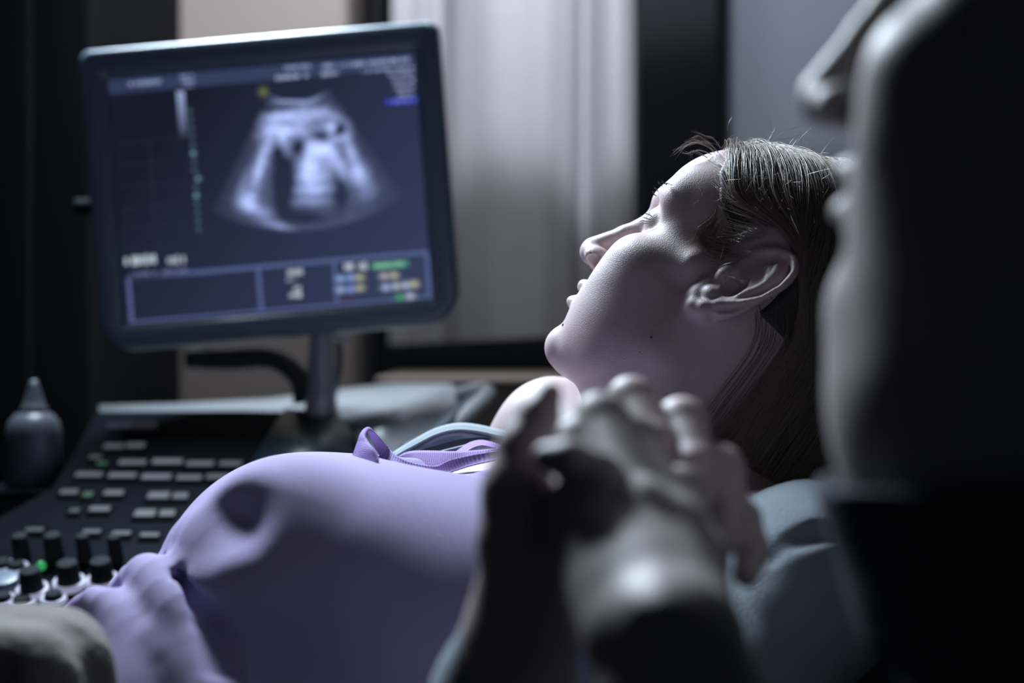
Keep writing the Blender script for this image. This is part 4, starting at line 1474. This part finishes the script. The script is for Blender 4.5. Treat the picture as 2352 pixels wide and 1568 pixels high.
V, Q = sdf_mesh(sdf_shirt2, (.0, .20, CAM_Z - .70), (.56, .86, CAM_Z - .02), .004, newton=2)
mesh_obj('shirt', V, Q, M_shirt2, man)
V, Q = sdf_mesh(lambda p: smin(s_ell(p, (.41, .50, CAM_Z - .60), (.135, .17, .10)),
                np.minimum(*[s_chain(p, [(.40, yy, CAM_Z - .62), (.02, yy - .03, CAM_Z - .64), (.02, yy - .03, CAM_Z - 1.08)], [.090, .070, .056], .02) for yy in (.40, .60)]), .03),
                (-.10, .20, .08), (.60, .80, CAM_Z - .44), .007, newton=1)
mesh_obj('trousers', V, Q, M_trou, man)
# ear, brow and lids are part of the head; shoes on the floor
M_shoe = mat('shoe_leather', (0.015, 0.015, 0.017), 0.4)
for yy in (.37, .57):
    V, Q = sdf_mesh(lambda p: smin(s_cap(p, (.03, yy, .045), (-.13, yy, .035), .045, .036), s_cap(p, (.03, yy, .05), (.02, yy, .12), .045, .05), .02), (-.2, yy - .08, -.02), (.12, yy + .08, .2), .006, newton=1)
    V[:, 2] = np.maximum(V[:, 2], 0.001)
    mesh_obj('shoe', V, Q, M_shoe, man)
# ------------------------------------------------------------ couch, pillow, towel, stool
M_vinyl = mat('couch_vinyl', (0.03, 0.035, 0.045), 0.45, bump=0.0004, bscale=300)
M_metal = mat('painted_steel', (0.08, 0.085, 0.09), 0.35, metal=0.6)
couch = empty('examination_couch', (0.0, 1.0, 0))
ct = CAM_Z - .385
bm = bmesh.new(); add_box(bm, (-.53, 1.02, ct - .04), (.66, .46, .08)); bm_obj('mattress', bm, M_vinyl, couch, bevel=.02, segs=4)
bm = bmesh.new(); add_box(bm, (.13, 1.02, CAM_Z - .285), (.72, .46, .07), Matrix.Rotation(-.337, 3, 'Y')); bm_obj('backrest', bm, M_vinyl, couch, bevel=.02, segs=4)
bm = bmesh.new(); add_box(bm, (-.15, 1.02, ct - .11), (1.30, .40, .05)); bm_obj('frame', bm, M_metal, couch, bevel=.006)
for x in (-.75, .42):
    for y in (.86, 1.18):
        bm = bmesh.new(); add_cyl(bm, (x, y, (ct - .13) / 2), .02, .02, ct - .13); bm_obj('leg', bm, M_metal, couch)
tag(couch, 'dark padded examination couch under the lying woman', 'couch')

M_tow = mat('towel_beige', (0.19, 0.175, 0.165), 0.95, var=0.45, vscale=26, bump=0.004, bscale=55, sheen=0.3)
def sdf_towel(p):
    c = np.array((-.300, .735, CAM_Z - .187))
    q = np.abs(p - c) - np.array((.060, .024, .018))
    d = np.linalg.norm(np.maximum(q, 0), axis=1) + np.minimum(q.max(1), 0) - .026
    k = p * 60
    return d + .003 * np.sin(k[:, 0] + 1.5 * np.sin(k[:, 1])) * np.sin(k[:, 2] + k[:, 1] * .7)
V, Q = sdf_mesh(sdf_towel, (-.40, .66, CAM_Z - .34), (-.16, .87, CAM_Z - .12), .003, newton=1)
tw = mesh_obj('towel', V, Q, M_tow, origin=(-.285, .765, CAM_Z - .29))
tag(tw, 'crumpled beige towel lying on the lap beside the lavender hem, bottom left', 'towel')

stool = empty('stool', (.42, .50, 0))
bm = bmesh.new(); add_cyl(bm, (.42, .50, .455), .19, .19, .05); bm_obj('seat', bm, M_vinyl, stool, bevel=.015)
bm = bmesh.new(); add_cyl(bm, (.42, .50, .24), .025, .025, .40); bm_obj('pole', bm, M_metal, stool)
bm = bmesh.new(); add_cyl(bm, (.42, .50, .02), .20, .19, .03); bm_obj('base', bm, M_metal, stool, bevel=.008)
tag(stool, 'round stool under the man sitting at the right', 'stool')
